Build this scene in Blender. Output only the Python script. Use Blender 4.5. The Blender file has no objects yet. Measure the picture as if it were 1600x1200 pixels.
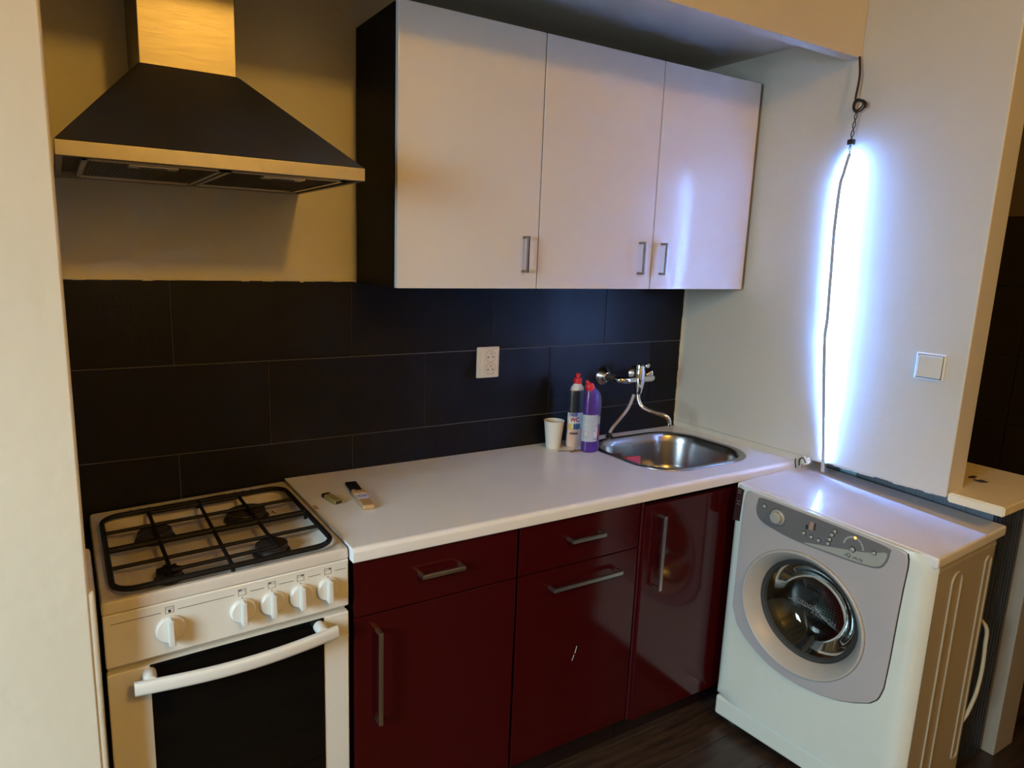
import bpy, bmesh, math, random
from mathutils import Vector, Matrix
random.seed(7)
S = bpy.context.scene
COL = S.collection

# ------------------------------------------------------------------ camera, world, lights, exposure
yaw, pitch, roll = -0.55014, -0.19049, 0.03091
cy_, sy_ = math.cos(yaw), math.sin(yaw); cp_, sp_ = math.cos(pitch), math.sin(pitch)
fwd = Vector((-sy_*cp_, cy_*cp_, sp_)); right = Vector((cy_, sy_, 0)); up = right.cross(fwd)
cr_, sr_ = math.cos(roll), math.sin(roll)
R_ = cr_*right + sr_*up; U_ = -sr_*right + cr_*up
cam = bpy.data.cameras.new('camera'); co = bpy.data.objects.new('camera', cam); COL.objects.link(co)
m = Matrix((R_, U_, -fwd)).transposed().to_4x4(); m.translation = Vector((-0.533, -2.00767, 1.54444))
co.matrix_world = m
cam.sensor_fit = 'HORIZONTAL'; cam.sensor_width = 36.0; cam.lens = 36.0*1085.02/1600
cam.shift_x = (800-756.84)/1600; cam.shift_y = (610.09-600)/1600
cam.clip_start = 0.02
S.camera = co

S.view_settings.view_transform = 'Standard'; S.view_settings.look = 'None'
S.view_settings.gamma = 1; S.view_settings.use_curve_mapping = False
S.view_settings.exposure = 0.09
w = bpy.data.worlds.new('world'); S.world = w; w.use_nodes = True
w.node_tree.nodes['Background'].inputs[0].default_value = (0.55, 0.66, 0.80, 1)
w.node_tree.nodes['Background'].inputs[1].default_value = 0.6
S.cycles.max_bounces = 7; S.cycles.diffuse_bounces = 4; S.cycles.glossy_bounces = 4
S.cycles.caustics_reflective = False; S.cycles.caustics_refractive = False
S.cycles.sample_clamp_indirect = 60.0
S.cycles.use_denoising = True

def light(name, kind, loc, energy, color, aim=None, size=None, size_y=None, radius=None):
    l = bpy.data.lights.new(name, kind); l.energy = energy; l.color = color
    if kind == 'AREA':
        l.shape = 'RECTANGLE'; l.size = size; l.size_y = size_y
    if radius is not None: l.shadow_soft_size = radius
    o = bpy.data.objects.new(name, l); COL.objects.link(o); o.location = loc
    if aim is not None:
        o.rotation_euler = (Vector(aim)-Vector(loc)).to_track_quat('-Z', 'Y').to_euler()
    return o
# daylight through the window of the far left wall, and the warm ceiling lamp behind the camera
WIN_POWER, LAMP_POWER, LED_STRENGTH = 64.0, 74.0, 1200.0
WIN_COLOR, LAMP_COLOR, LED_COLOR = (0.66, 0.89, 1.0), (1.0, 0.53, 0.09), (0.16, 0.37, 1.0)
light('window_daylight', 'AREA', (-2.74, -1.82, 1.58), WIN_POWER, WIN_COLOR, aim=(-1.5, -1.45, 0.45), size=0.78, size_y=1.25).data.spread = math.radians(125)
light('ceiling_lamp_light', 'POINT', (0.30, -3.30, 2.88), LAMP_POWER, LAMP_COLOR, radius=0.11)

# ------------------------------------------------------------------ materials
def mat(name, color, rough=0.5, metal=0.0, var=0.0, vscale=8.0, bump=0.0, bscale=60.0, spec=0.5, coat=0.0,
        emit=None, estr=0.0, stretch=None, rvar=0.0, alpha=1.0, trans=0.0, color2=None, cfac=(0.4, 0.65)):
    M = bpy.data.materials.new(name); M.use_nodes = True
    nt = M.node_tree; N = nt.nodes; L = nt.links; b = N['Principled BSDF']
    b.inputs['Base Color'].default_value = (*color, 1); b.inputs['Roughness'].default_value = rough
    b.inputs['Metallic'].default_value = metal; b.inputs['Specular IOR Level'].default_value = spec
    b.inputs['Coat Weight'].default_value = coat; b.inputs['Coat Roughness'].default_value = 0.05
    b.inputs['Transmission Weight'].default_value = trans
    if emit: b.inputs['Emission Color'].default_value = (*emit, 1); b.inputs['Emission Strength'].default_value = estr
    tc = N.new('ShaderNodeTexCoord'); mp = N.new('ShaderNodeMapping'); L.new(tc.outputs['Object'], mp.inputs[0])
    if stretch: mp.inputs['Scale'].default_value = stretch
    if var or color2 or rvar:
        n = N.new('ShaderNodeTexNoise'); n.inputs['Scale'].default_value = vscale; n.inputs['Detail'].default_value = 6
        n.inputs['Roughness'].default_value = 0.6
        L.new(mp.outputs[0], n.inputs['Vector'])
        if var or color2:
            r = N.new('ShaderNodeValToRGB'); e = r.color_ramp.elements
            e[0].position, e[1].position = cfac if color2 else (0.3, 0.7)
            c2 = color2 if color2 else tuple(c*(1-var) for c in color)
            e[0].color = (*c2, 1); e[1].color = (*color, 1)
            L.new(n.outputs['Fac'], r.inputs[0]); L.new(r.outputs[0], b.inputs['Base Color'])
        if rvar:
            mr = N.new('ShaderNodeMapRange'); mr.inputs['To Min'].default_value = max(rough-rvar, 0.02); mr.inputs['To Max'].default_value = rough+rvar
            mr.inputs['From Min'].default_value = 0.3; mr.inputs['From Max'].default_value = 0.7
            L.new(n.outputs['Fac'], mr.inputs[0]); L.new(mr.outputs[0], b.inputs['Roughness'])
    if bump:
        n2 = N.new('ShaderNodeTexNoise'); n2.inputs['Scale'].default_value = bscale; n2.inputs['Detail'].default_value = 4
        L.new(mp.outputs[0], n2.inputs['Vector'])
        bp = N.new('ShaderNodeBump'); bp.inputs['Strength'].default_value = bump; bp.inputs['Distance'].default_value = 0.004
        L.new(n2.outputs['Fac'], bp.inputs['Height']); L.new(bp.outputs[0], b.inputs['Normal'])
    return M

plaster = mat('plaster', (0.68, 0.64, 0.53), 0.55, var=0.05, vscale=3, bump=0.25, bscale=35)
plaster_r = mat('plaster_satin', (0.62, 0.59, 0.54), 0.38, var=0.04, vscale=3, bump=0.15, bscale=30)
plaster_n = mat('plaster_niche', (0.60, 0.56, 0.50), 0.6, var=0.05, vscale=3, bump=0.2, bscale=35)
tile_m = mat('slate_tile', (0.0062, 0.0052, 0.0056), 0.45, spec=0.18, color2=(0.0036, 0.0031, 0.0032), vscale=9, bump=0.15, bscale=120, cfac=(0.3, 0.7), rvar=0.06)
grout_m = mat('grout', (0.16, 0.15, 0.14), 0.8, var=0.2, vscale=30)
darktile_m = mat('brown_tile', (0.024, 0.018, 0.013), 0.35, var=0.3, vscale=5)
brownpaint = mat('brown_wall_paint', (0.13, 0.10, 0.07), 0.7, var=0.1)
worktop_m = mat('white_laminate', (0.80, 0.815, 0.84), 0.26, var=0.04, vscale=4, color2=(0.77, 0.775, 0.79), cfac=(0.3, 0.6))
edge_m = mat('cream_edging', (0.74, 0.65, 0.50), 0.35, var=0.1, vscale=20)
white_gloss = mat('white_gloss_door', (0.66, 0.65, 0.66), 0.14, spec=0.45, bump=0.02, bscale=8)
black_board = mat('black_carcass', (0.0035, 0.0028, 0.0026), 0.5, spec=0.1)
red_gloss = mat('burgundy_gloss', (0.046, 0.0026, 0.0034), 0.12, var=0.1, vscale=2, spec=0.35)
red_edge = mat('burgundy_edge', (0.075, 0.010, 0.014), 0.3, var=0.2, vscale=10)
plinth_m = mat('dark_plinth', (0.010, 0.005, 0.005), 0.4)
dark_nickel = mat('dark_nickel', (0.30, 0.28, 0.26), 0.32, metal=1.0)
nickel = mat('satin_nickel', (0.55, 0.53, 0.51), 0.30, metal=1.0, rvar=0.02, vscale=15)
steel = mat('brushed_steel', (0.28, 0.25, 0.20), 0.37, metal=1.0, bump=0.012, bscale=40, stretch=(0.6, 3, 30), rvar=0.04, vscale=25)
steel_dark = mat('filter_mesh_steel', (0.16, 0.13, 0.09), 0.55, metal=0.8, var=0.4, vscale=60, bump=0.6, bscale=350)
rosette_m = mat('worn_chrome', (0.6, 0.6, 0.6), 0.2, metal=1.0, rvar=0.05, vscale=20)
chrome = mat('chrome', (0.75, 0.76, 0.78), 0.06, metal=1.0, rvar=0.03, vscale=20)
sink_steel = mat('sink_steel', (0.36, 0.36, 0.38), 0.27, metal=1.0, bump=0.02, bscale=80)
enamel = mat('white_enamel', (0.70, 0.69, 0.64), 0.22, var=0.05, vscale=5, coat=0.2)
enamel_hob = mat('hob_enamel', (0.62, 0.58, 0.53), 0.2, color2=(0.50, 0.41, 0.31), vscale=6, cfac=(0.25, 0.5))
cast = mat('black_cast_iron', (0.006, 0.0052, 0.005), 0.55, spec=0.2, bump=0.3, bscale=150)
burner_m = mat('burner_cap', (0.035, 0.030, 0.026), 0.45, var=0.5, vscale=40, bump=0.4, bscale=90)
black_glass = mat('black_glass', (0.003, 0.003, 0.003), 0.06, spec=0.25)
wm_side = mat('washer_side_shaded', (0.40, 0.36, 0.28), 0.4, var=0.06, vscale=4)  # darkened cream stands in for the shade on the machine's side
rim_steel = mat('hood_rim_steel', (0.32, 0.30, 0.28), 0.42, metal=1.0, rvar=0.05, vscale=25)
black_print = mat('black_print', (0.01, 0.01, 0.01), 0.6)
gap_m = mat('dark_gap', (0.006, 0.005, 0.004), 0.7)
white_plastic = mat('white_plastic', (0.68, 0.67, 0.63), 0.3, var=0.03)
cream_plastic = mat('cream_plastic', (0.66, 0.60, 0.46), 0.35, var=0.05)
socket_m = mat('socket_yellowed', (0.58, 0.48, 0.28), 0.4, var=0.08)
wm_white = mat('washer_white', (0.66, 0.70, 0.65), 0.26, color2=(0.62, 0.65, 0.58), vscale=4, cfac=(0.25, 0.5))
wm_top = mat('washer_lid', (0.74, 0.73, 0.74), 0.17, var=0.03, vscale=4)
wm_fascia = mat('washer_fascia', (0.44, 0.41, 0.42), 0.28, var=0.04)
wm_strip = mat('washer_control_silver', (0.20, 0.195, 0.205), 0.35, metal=0.3, var=0.05)
wm_strip2 = mat('washer_control_light', (0.36, 0.37, 0.34), 0.4, var=0.05)
wm_ring = mat('washer_door_ring', (0.46, 0.43, 0.40), 0.4, metal=0.05, var=0.05)
rubber = mat('grey_rubber', (0.03, 0.03, 0.028), 0.5)
drum_m = mat('drum_steel', (0.30, 0.30, 0.28), 0.35, metal=1.0)
sticker_m = mat('maroon_sticker', (0.045, 0.012, 0.014), 0.4, color2=(0.02, 0.008, 0.01), vscale=60)
purple = mat('purple_plastic', (0.065, 0.02, 0.20), 0.3, var=0.1)
red_plastic = mat('red_plastic', (0.62, 0.02, 0.03), 0.35, var=0.1)
navy_label = mat('black_bottle_label', (0.007, 0.008, 0.014), 0.4, color2=(0.016, 0.018, 0.024), vscale=25)
label_m = mat('grey_paper_label', (0.42, 0.46, 0.50), 0.5, color2=(0.36, 0.42, 0.47), vscale=40)
label_w = mat('white_paper_label', (0.62, 0.62, 0.64), 0.5, var=0.05)
peach = mat('peach_label', (0.62, 0.36, 0.28), 0.5, color2=(0.60, 0.48, 0.42), vscale=35)
blue_print = mat('blue_print', (0.03, 0.07, 0.40), 0.5)
red_print = mat('red_print', (0.60, 0.03, 0.03), 0.5)
yellow_print = mat('yellow_print', (0.70, 0.45, 0.03), 0.5)
grey_print = mat('grey_print', (0.16, 0.16, 0.17), 0.5)
pale_print = mat('pale_print', (0.42, 0.42, 0.42), 0.5)
paper_cup = mat('paper_cup', (0.66, 0.65, 0.60), 0.5, var=0.04)
pink = mat('pink_sponge', (0.75, 0.10, 0.16), 0.8, var=0.15, vscale=40, bump=0.4, bscale=150)
olive = mat('olive_plastic', (0.30, 0.25, 0.08), 0.3, var=0.15, vscale=40)
wood_pale = mat('pale_wood', (0.50, 0.33, 0.16), 0.5, var=0.25, vscale=12, stretch=(1, 12, 1))
debris_m = mat('brown_debris', (0.20, 0.11, 0.05), 0.8, var=0.6, vscale=80)
cable_m = mat('black_cable', (0.012, 0.010, 0.010), 0.4)
strip_m = mat('led_ribbon_back', (0.60, 0.58, 0.58), 0.5, var=0.2, vscale=60)
led_m = mat('led_light', (0.8, 0.9, 1.0), 0.4, emit=LED_COLOR, estr=LED_STRENGTH)
orange_led = mat('orange_indicator', (0.8, 0.3, 0.05), 0.4, emit=(1.0, 0.35, 0.08), estr=2.5)
blue_board = mat('blue_grey_panel', (0.17, 0.21, 0.27), 0.4, metal=0.2, var=0.25, vscale=8, stretch=(1, 20, 1))
blue_rib = mat('dark_blue_cladding', (0.045, 0.060, 0.095), 0.4, metal=0.3, color2=(0.02, 0.025, 0.04), vscale=30, stretch=(8, 8, 0.3))
barcode_m = mat('blue_sticker', (0.10, 0.34, 0.55), 0.4, color2=(0.35, 0.5, 0.6), vscale=60, stretch=(1, 6, 0.05))
sill_m = mat('cream_stone_slab', (0.84, 0.73, 0.54), 0.45, var=0.1, vscale=8, bump=0.3, bscale=40)
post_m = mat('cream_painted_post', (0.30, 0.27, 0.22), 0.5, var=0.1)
hose_m = mat('cream_hose', (0.50, 0.42, 0.28), 0.45, var=0.1)

def plank_material(k):
    return mat('dark_plank_%s' % 'abcde'[k], [(0.060, 0.032, 0.020), (0.040, 0.022, 0.015), (0.085, 0.042, 0.024), (0.050, 0.030, 0.022), (0.070, 0.036, 0.022)][k], 0.36,
               color2=[(0.020, 0.012, 0.009), (0.014, 0.010, 0.008), (0.030, 0.016, 0.010), (0.018, 0.013, 0.011), (0.022, 0.013, 0.009)][k],
               vscale=5, stretch=(1, 9, 1), cfac=(0.35, 0.65), bump=0.1, bscale=30)
planks_m = [plank_material(k) for k in range(5)]

# ------------------------------------------------------------------ mesh helpers
def link(name, bm, material, parent=None, smooth=True, angle=35):
    me = bpy.data.meshes.new(name)
    bmesh.ops.recalc_face_normals(bm, faces=bm.faces)
    bm.to_mesh(me); bm.free()
    for mm in (material if isinstance(material, (list, tuple)) else [material]): me.materials.append(mm)
    if smooth:
        me.shade_smooth(); me.set_sharp_from_angle(angle=math.radians(angle))
    o = bpy.data.objects.new(name, me); COL.objects.link(o)
    if smooth:
        wnm = o.modifiers.new('weighted', 'WEIGHTED_NORMAL'); wnm.keep_sharp = True; wnm.weight = 80
    if parent is not None: o.parent = parent
    return o

def bx(bm, x0, x1, y0, y1, z0, z1, bev=0.0, seg=2, rot=None, mi=0):
    r = bmesh.ops.create_cube(bm, size=1.0)
    vs = r['verts']
    for v in vs:
        v.co = Vector((x0+(v.co.x+.5)*(x1-x0), y0+(v.co.y+.5)*(y1-y0), z0+(v.co.z+.5)*(z1-z0)))
    if rot is not None:
        for v in vs: v.co = rot @ v.co
    if mi:
        for f in {f for v in vs for f in v.link_faces}: f.material_index = mi
    if bev > 0:
        es = list({e for v in vs for e in v.link_edges})
        bmesh.ops.bevel(bm, geom=es, offset=bev, segments=seg, affect='EDGES', profile=0.5)
    return bm
def box(name, m_, parent, *a, **k):
    return link(name, bx(bmesh.new(), *a, **k), m_, parent)

def ring_frames(pts, closed=False):
    P = [Vector(p) for p in pts]; n = len(P); T = []
    for i in range(n):
        a = P[i-1] if (i > 0 or closed) else P[i]; b = P[(i+1) % n] if (i < n-1 or closed) else P[i]
        T.append((b-a).normalized())
    ref = Vector((0, 0, 1)) if abs(T[0].z) < 0.9 else Vector((1, 0, 0))
    fr = []; u = T[0].cross(ref).normalized()
    for t in T:
        u = (u - t*u.dot(t)); u = u.normalized() if u.length > 1e-6 else t.orthogonal().normalized()
        fr.append((u, t.cross(u)))
    return P, fr
def tube(bm, pts, r, n=10, closed=False, ry=None):
    P, fr = ring_frames(pts, closed); rings = []
    for i, (p, (u, v)) in enumerate(zip(P, fr)):
        rr = r[i] if isinstance(r, (list, tuple)) else r
        r2 = ry if ry else rr
        rings.append([bm.verts.new(p+u*rr*math.cos(2*math.pi*k/n)+v*r2*math.sin(2*math.pi*k/n)) for k in range(n)])
    m_ = len(rings)
    for i in range(m_ if closed else m_-1):
        a, b = rings[i], rings[(i+1) % m_]
        for k in range(n): bm.faces.new((a[k], a[(k+1) % n], b[(k+1) % n], b[k]))
    if not closed:
        bm.faces.new(rings[0][::-1]); bm.faces.new(rings[-1])
    return bm
def smooth_path(pts, sub=6):
    P = [Vector(p) for p in pts]; out = []
    for i in range(len(P)-1):
        p0, p1, p2, p3 = P[max(i-1, 0)], P[i], P[i+1], P[min(i+2, len(P)-1)]
        for s in range(sub):
            t = s/sub
            out.append(0.5*((2*p1)+(-p0+p2)*t+(2*p0-5*p1+4*p2-p3)*t*t+(-p0+3*p1-3*p2+p3)*t**3))
    out.append(P[-1]); return out
def lathe(bm, prof, n=32, M=None, cap0=True, cap1=True, sx=1.0, sy=1.0, offs=None):
    """prof: (radius, height) list around local z; M maps local -> parent"""
    rings = []
    for i, (r, h) in enumerate(prof):
        dx, dy = offs[i] if offs else (0, 0)
        ring = []
        for k in range(n):
            a = 2*math.pi*k/n
            p = Vector((r*math.cos(a)*sx+dx, r*math.sin(a)*sy+dy, h))
            ring.append(bm.verts.new(M @ p if M else p))
        rings.append(ring)
    for a, b in zip(rings, rings[1:]):
        for k in range(n): bm.faces.new((a[k], a[(k+1) % n], b[(k+1) % n], b[k]))
    if cap0: bm.faces.new(rings[0][::-1])
    if cap1: bm.faces.new(rings[-1])
    return bm
def prism(bm, pts, M, d0, d1, bev=0.0):
    """polygon pts (a,b) in a plane, extruded from d0 to d1 along the third axis of M"""
    A = [bm.verts.new(M @ Vector((a, b, d0))) for a, b in pts]; B = [bm.verts.new(M @ Vector((a, b, d1))) for a, b in pts]
    n = len(pts)
    fa = bm.faces.new(A[::-1]); fb = bm.faces.new(B)
    for k in range(n): bm.faces.new((A[k], A[(k+1) % n], B[(k+1) % n], B[k]))
    if bev:
        es = list(fb.edges); bmesh.ops.bevel(bm, geom=es, offset=bev, segments=2, affect='EDGES')
    return bm
def rrect(cx, cy, hx, hy, r, n=6):
    out = []
    for qx, qy, a0 in ((1, 1, 0), (-1, 1, 90), (-1, -1, 180), (1, -1, 270)):
        for k in range(n+1):
            a = math.radians(a0+90*k/n)
            out.append((cx+qx*(hx-r)+r*math.cos(a), cy+qy*(hy-r)+r*math.sin(a)))
    return out
def loop_smooth(pts, sub=4):
    P = [Vector((*p, 0)) for p in pts]; n = len(P); out = []
    for i in range(n):
        p0, p1, p2, p3 = P[i-1], P[i], P[(i+1) % n], P[(i+2) % n]
        for s in range(sub):
            t = s/sub
            q = 0.5*((2*p1)+(-p0+p2)*t+(2*p0-5*p1+4*p2-p3)*t*t+(-p0+3*p1-3*p2+p3)*t**3)
            out.append((q.x, q.y))
    return out
def text(name, body, size, M, m_, parent=None, depth=0.0003, sx=1.0, bold=0.0):
    c = bpy.data.curves.new(name, 'FONT'); c.body = body; c.size = size; c.extrude = depth; c.offset = bold
    c.align_x = 'CENTER'; c.align_y = 'CENTER'
    t = bpy.data.objects.new(name, c); COL.objects.link(t)
    bpy.context.view_layer.update()
    me = bpy.data.meshes.new_from_object(t.evaluated_get(bpy.context.evaluated_depsgraph_get()))
    bpy.data.objects.remove(t)
    for v in me.vertices: v.co = M @ Vector((v.co.x*sx, v.co.y, v.co.z))
    me.materials.clear(); me.materials.append(m_); me.name = name
    o = bpy.data.objects.new(name, me); COL.objects.link(o)
    if parent is not None: o.parent = parent
    return o
def basis(o, a, b, c):
    return Matrix(((a[0], b[0], c[0], o[0]), (a[1], b[1], c[1], o[1]), (a[2], b[2], c[2], o[2]), (0, 0, 0, 1)))

def struct(o): o['kind'] = 'structure'; return o
def thing(name, label, cat, loc=(0, 0, 0), rz=0.0, group=None):
    o = bpy.data.objects.new(name, None); COL.objects.link(o); o.empty_display_size = 0.05
    o.location = loc; o.rotation_euler = (0, 0, rz); o['label'] = label; o['category'] = cat
    if group: o['group'] = group
    return o
def tag(o, label, cat, group=None):
    o['label'] = label; o['category'] = cat
    if group: o['group'] = group
    return o
def lab(o, label): o['label'] = label; return o

# ------------------------------------------------------------------ setting
W = 1.631
XL, XR, YB, ZC = -2.80, 3.02, -4.20, 3.0
# floor: sub-base and planks
fl = struct(box('floor', gap_m, None, XL, XR, YB, 0.15, -0.06, -0.008))
def plank(x0, x1, y0, y1, k):
    box('plank', planks_m[k], fl, x0, x1, y0, y1, -0.008, 0.0, bev=0.0012, seg=1)
y = 0.06; row = 0
while y > -2.2:
    x = 0.0 - 1.4 + (row*0.47) % 1.2
    while x < 2.95:
        plank(x+0.001, min(x+1.2, 3.0)-0.001, y-0.149, y-0.001, random.randrange(5)); x += 1.2
    y -= 0.15; row += 1
struct(box('ceiling', plaster, None, XL, XR, YB, 0.15, ZC, ZC+0.06))
wb = struct(box('wall_back', plaster, None, -0.60, XR, 0.0, 0.12, 0.0, ZC))
wl = struct(link('wall_left', bx(bx(bmesh.new(), XL, -0.526, -0.622, 0.12, 0.0, ZC, bev=0.006, seg=3), -0.70, -0.5165, -0.620, -0.40, 0.0, 0.915, bev=0.008, seg=2), plaster))
struct(box('wall_right', plaster_r, None, W, W+0.096, -1.066, 0.0, 0.897, ZC, bev=0.005, seg=3))
# ragged lower edge of the plaster over the panel
bmr = bmesh.new()
yy = -1.064
while yy < -0.60:
    d = random.uniform(0.012, 0.03); h = random.uniform(0.001, 0.006)
    bx(bmr, W+0.001, W+0.02, yy, min(yy+d, -0.6), 0.899-h, 0.902); yy += d
link('ragged_plaster_edge', bmr, plaster_r, bpy.data.objects['wall_right'])
struct(box('wall_right.001', plaster_n, None, W, W+0.096, -0.60, 0.0, 0.0, 0.898))
# wall over the niche (beam) and niche ceiling
struct(box('trim_1', plaster_n, None, -0.527, W, -0.64, -0.60, 2.176, ZC, bev=0.003))
struct(box('ceiling.001', plaster_n, None, -0.527, W, -0.60, 0.0, 2.263, 2.32))
# rest of the room behind the camera
struct(box('wall_rear', plaster, None, XL, XR, YB-0.1, YB, 0.0, ZC))
wf = bmesh.new()
bx(wf, XL-0.1, XL, YB, -2.25, 0, ZC); bx(wf, XL-0.1, XL, -1.39, -0.64, 0, ZC)
bx(wf, XL-0.1, XL, -2.25, -1.39, 0, 0.90); bx(wf, XL-0.1, XL, -2.25, -1.39, 2.25, ZC)
struct(link('wall_far_left', wf, plaster))
wn = bmesh.new()
for a in ((-2.25, -2.21, 0.90, 2.25), (-1.43, -1.39, 0.90, 2.25), (-2.21, -1.43, 0.90, 0.94), (-2.21, -1.43, 2.21, 2.25), (-1.835, -1.805, 0.94, 2.21)):
    bx(wn, XL-0.09, XL-0.04, a[0], a[1], a[2], a[3])
struct(link('window_1', wn, white_plastic))
struct(box('wall_right.002', plaster, None, W, W+0.096, YB, -2.75, 0, ZC))
# dark room beyond the opening
wfar = struct(box('wall_far_right', grout_m, None, 2.905, 3.02, YB, 0.0, 0.0, ZC))
box('painted_upper', brownpaint, wfar, 2.893, 2.905, YB, 0.0, 1.776, ZC)
zt = 1.776
for r in range(7):
    z1_ = zt-0.289*r; z0_ = max(z1_-0.287, 0.0)
    yy = -0.108 if r % 2 == 0 else -0.108
    while yy > -2.4:
        y0_ = yy-0.59
        box('tile', darktile_m, wfar, 2.895, 2.905, y0_+0.002, yy, z0_, z1_, bev=0.001, seg=1)
        yy -= 0.592
struct(box('wall_inner', plaster, None, W+0.096, 2.905, -0.10, 0.0, 0, ZC))

# backsplash tiles (children of the back wall)
rows = [(1.2335, 1.459, -0.2837, True), (0.987, 1.232, -0.0337, False), (0.741, 0.9855, -0.2837, False)]
TP = 0.5
gro = box('grout', grout_m, wb, -0.524, W-0.002, -0.006, 0.001, 0.70, 1.4545)
g = 0.0010
for z0_, z1_, xo, top in rows:
    x = xo-TP*2
    while x < W:
        a, b = max(x+g, -0.524), min(x+TP-g, W-0.003)
        if b-a > 0.02:
            segs = [(a, b, z1_)]
            box('tile', tile_m, wb, a, b, -0.010, -0.0005, z0_+g*0.4, z1_-g, bev=0.0008, seg=1)
        x += TP
# dirty sealant line in the corner and ragged filler over the top tiles
bms = bmesh.new()
z = 0.88
while z < 1.46:
    h = random.uniform(0.02, 0.05); bx(bms, W-0.006-random.uniform(0, .003), W, -0.012-random.uniform(0, .003), 0.0, z, min(z+h, 1.455)); z += h
link('sealant', bms, cream_plastic, wb)
bms = bmesh.new(); x = -0.52
while x < 0.225:
    d = random.uniform(0.006, 0.03)
    bx(bms, x, min(x+d, 0.23), -0.0115+random.uniform(0, .004), 0.0, 1.4585-random.uniform(0.0, 0.0035)*(random.random() < .5), 1.462, bev=0.0006, seg=1); x += d
link('ragged_filler', bms, plaster, wb)

# ------------------------------------------------------------------ cooker hood
hood = thing('cooker_hood', 'stainless steel chimney cooker hood fixed to the wall above the gas cooker', 'cooker hood', (-0.23, -0.25, 1.69))
H0 = Vector((-0.23, -0.25, 1.69))
def hp(name, bm, m_, parent=hood, **k):
    o = link(name, bm, m_, parent, **k); o.data.transform(Matrix.Translation(-H0)); return o
hx0, hx1, hyf, hz0, hz1 = -0.522, 0.064, -0.503, 1.699, 1.727
bm = bmesh.new()
# rim as a frame (front, sides, back) leaving the filter opening below
t = 0.012
bx(bm, hx0, hx1, hyf, hyf+t, hz0, hz1, bev=0.0015); bx(bm, hx0+0.0005, hx0+t, hyf+t, -0.021, hz0, hz1); bx(bm, hx1-t, hx1-0.0005, hyf+t, -0.021, hz0, hz1)
bx(bm, hx0, hx1, -0.02, -0.003, hz0, hz1)
hp('rim', bm, rim_steel)
bm = bmesh.new()
c0 = [(hx0, hyf), (hx1, hyf), (hx1, -0.003), (hx0, -0.003)]
c1 = [(-0.352, -0.255), (-0.146, -0.255), (-0.146, -0.003), (-0.352, -0.003)]
A = [bm.verts.new((*p, hz1)) for p in c0]; B = [bm.verts.new((*p, 1.931)) for p in c1]
for k in range(4): bm.faces.new((A[k], A[(k+1) % 4], B[(k+1) % 4], B[k]))
bm.faces.new(B); bm.faces.new(A[::-1])
bmesh.ops.bevel(bm, geom=[e for e in bm.edges], offset=0.002, segments=2, affect='EDGES')
hp('canopy', bm, steel)
bm = bx(bmesh.new(), -0.350, -0.148, -0.246, -0.003, 1.931, 2.262, bev=0.002)
for v in bm.verts:
    if v.co.y < -0.2: v.co.y -= 0.030*(v.co.z-1.931)      # tilt added to the flue cover to pull the lamp highlight lower
hp('chimney', bm, steel)
bm = bmesh.new(); bx(bm, hx0+t, hx1-t, hyf+t, -0.02, hz0+0.014, hz0+0.018); hp('underside_panel', bm, steel_dark)
for x0, x1 in ((-0.480, -0.228), (-0.222, 0.030)):
    bm = bmesh.new(); fr = 0.010
    bx(bm, x0, x1, -0.468, -0.468+fr, hz0-0.001, hz0+0.013); bx(bm, x0, x1, -0.060-fr, -0.060, hz0-0.001, hz0+0.013)
    bx(bm, x0, x0+fr, -0.468, -0.060, hz0-0.001, hz0+0.013); bx(bm, x1-fr, x1, -0.468, -0.060, hz0-0.001, hz0+0.013)
    f = hp('grease_filter', bm, nickel)
    bm = bmesh.new(); bx(bm, x0+fr, x1-fr, -0.458, -0.07, hz0+0.004, hz0+0.008)
    xx = x0+fr
    while xx < x1-fr-0.004:
        bx(bm, xx, xx+0.002, -0.458, -0.07, hz0+0.0025, hz0+0.004); xx += 0.007
    hp('filter_mesh', bm, steel_dark, f)
    xm_ = (x0+x1)/2
    bm = bmesh.new(); bx(bm, xm_-0.045, xm_+0.045, -0.440, -0.405, hz0-0.003, hz0+0.005, bev=0.0015); hp('filter_handle', bm, nickel, f)
    bm = bmesh.new(); bx(bm, xm_-0.025, xm_+0.025, -0.430, -0.418, hz0-0.0036, hz0-0.001); hp('handle_slot', bm, gap_m, f)

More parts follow.
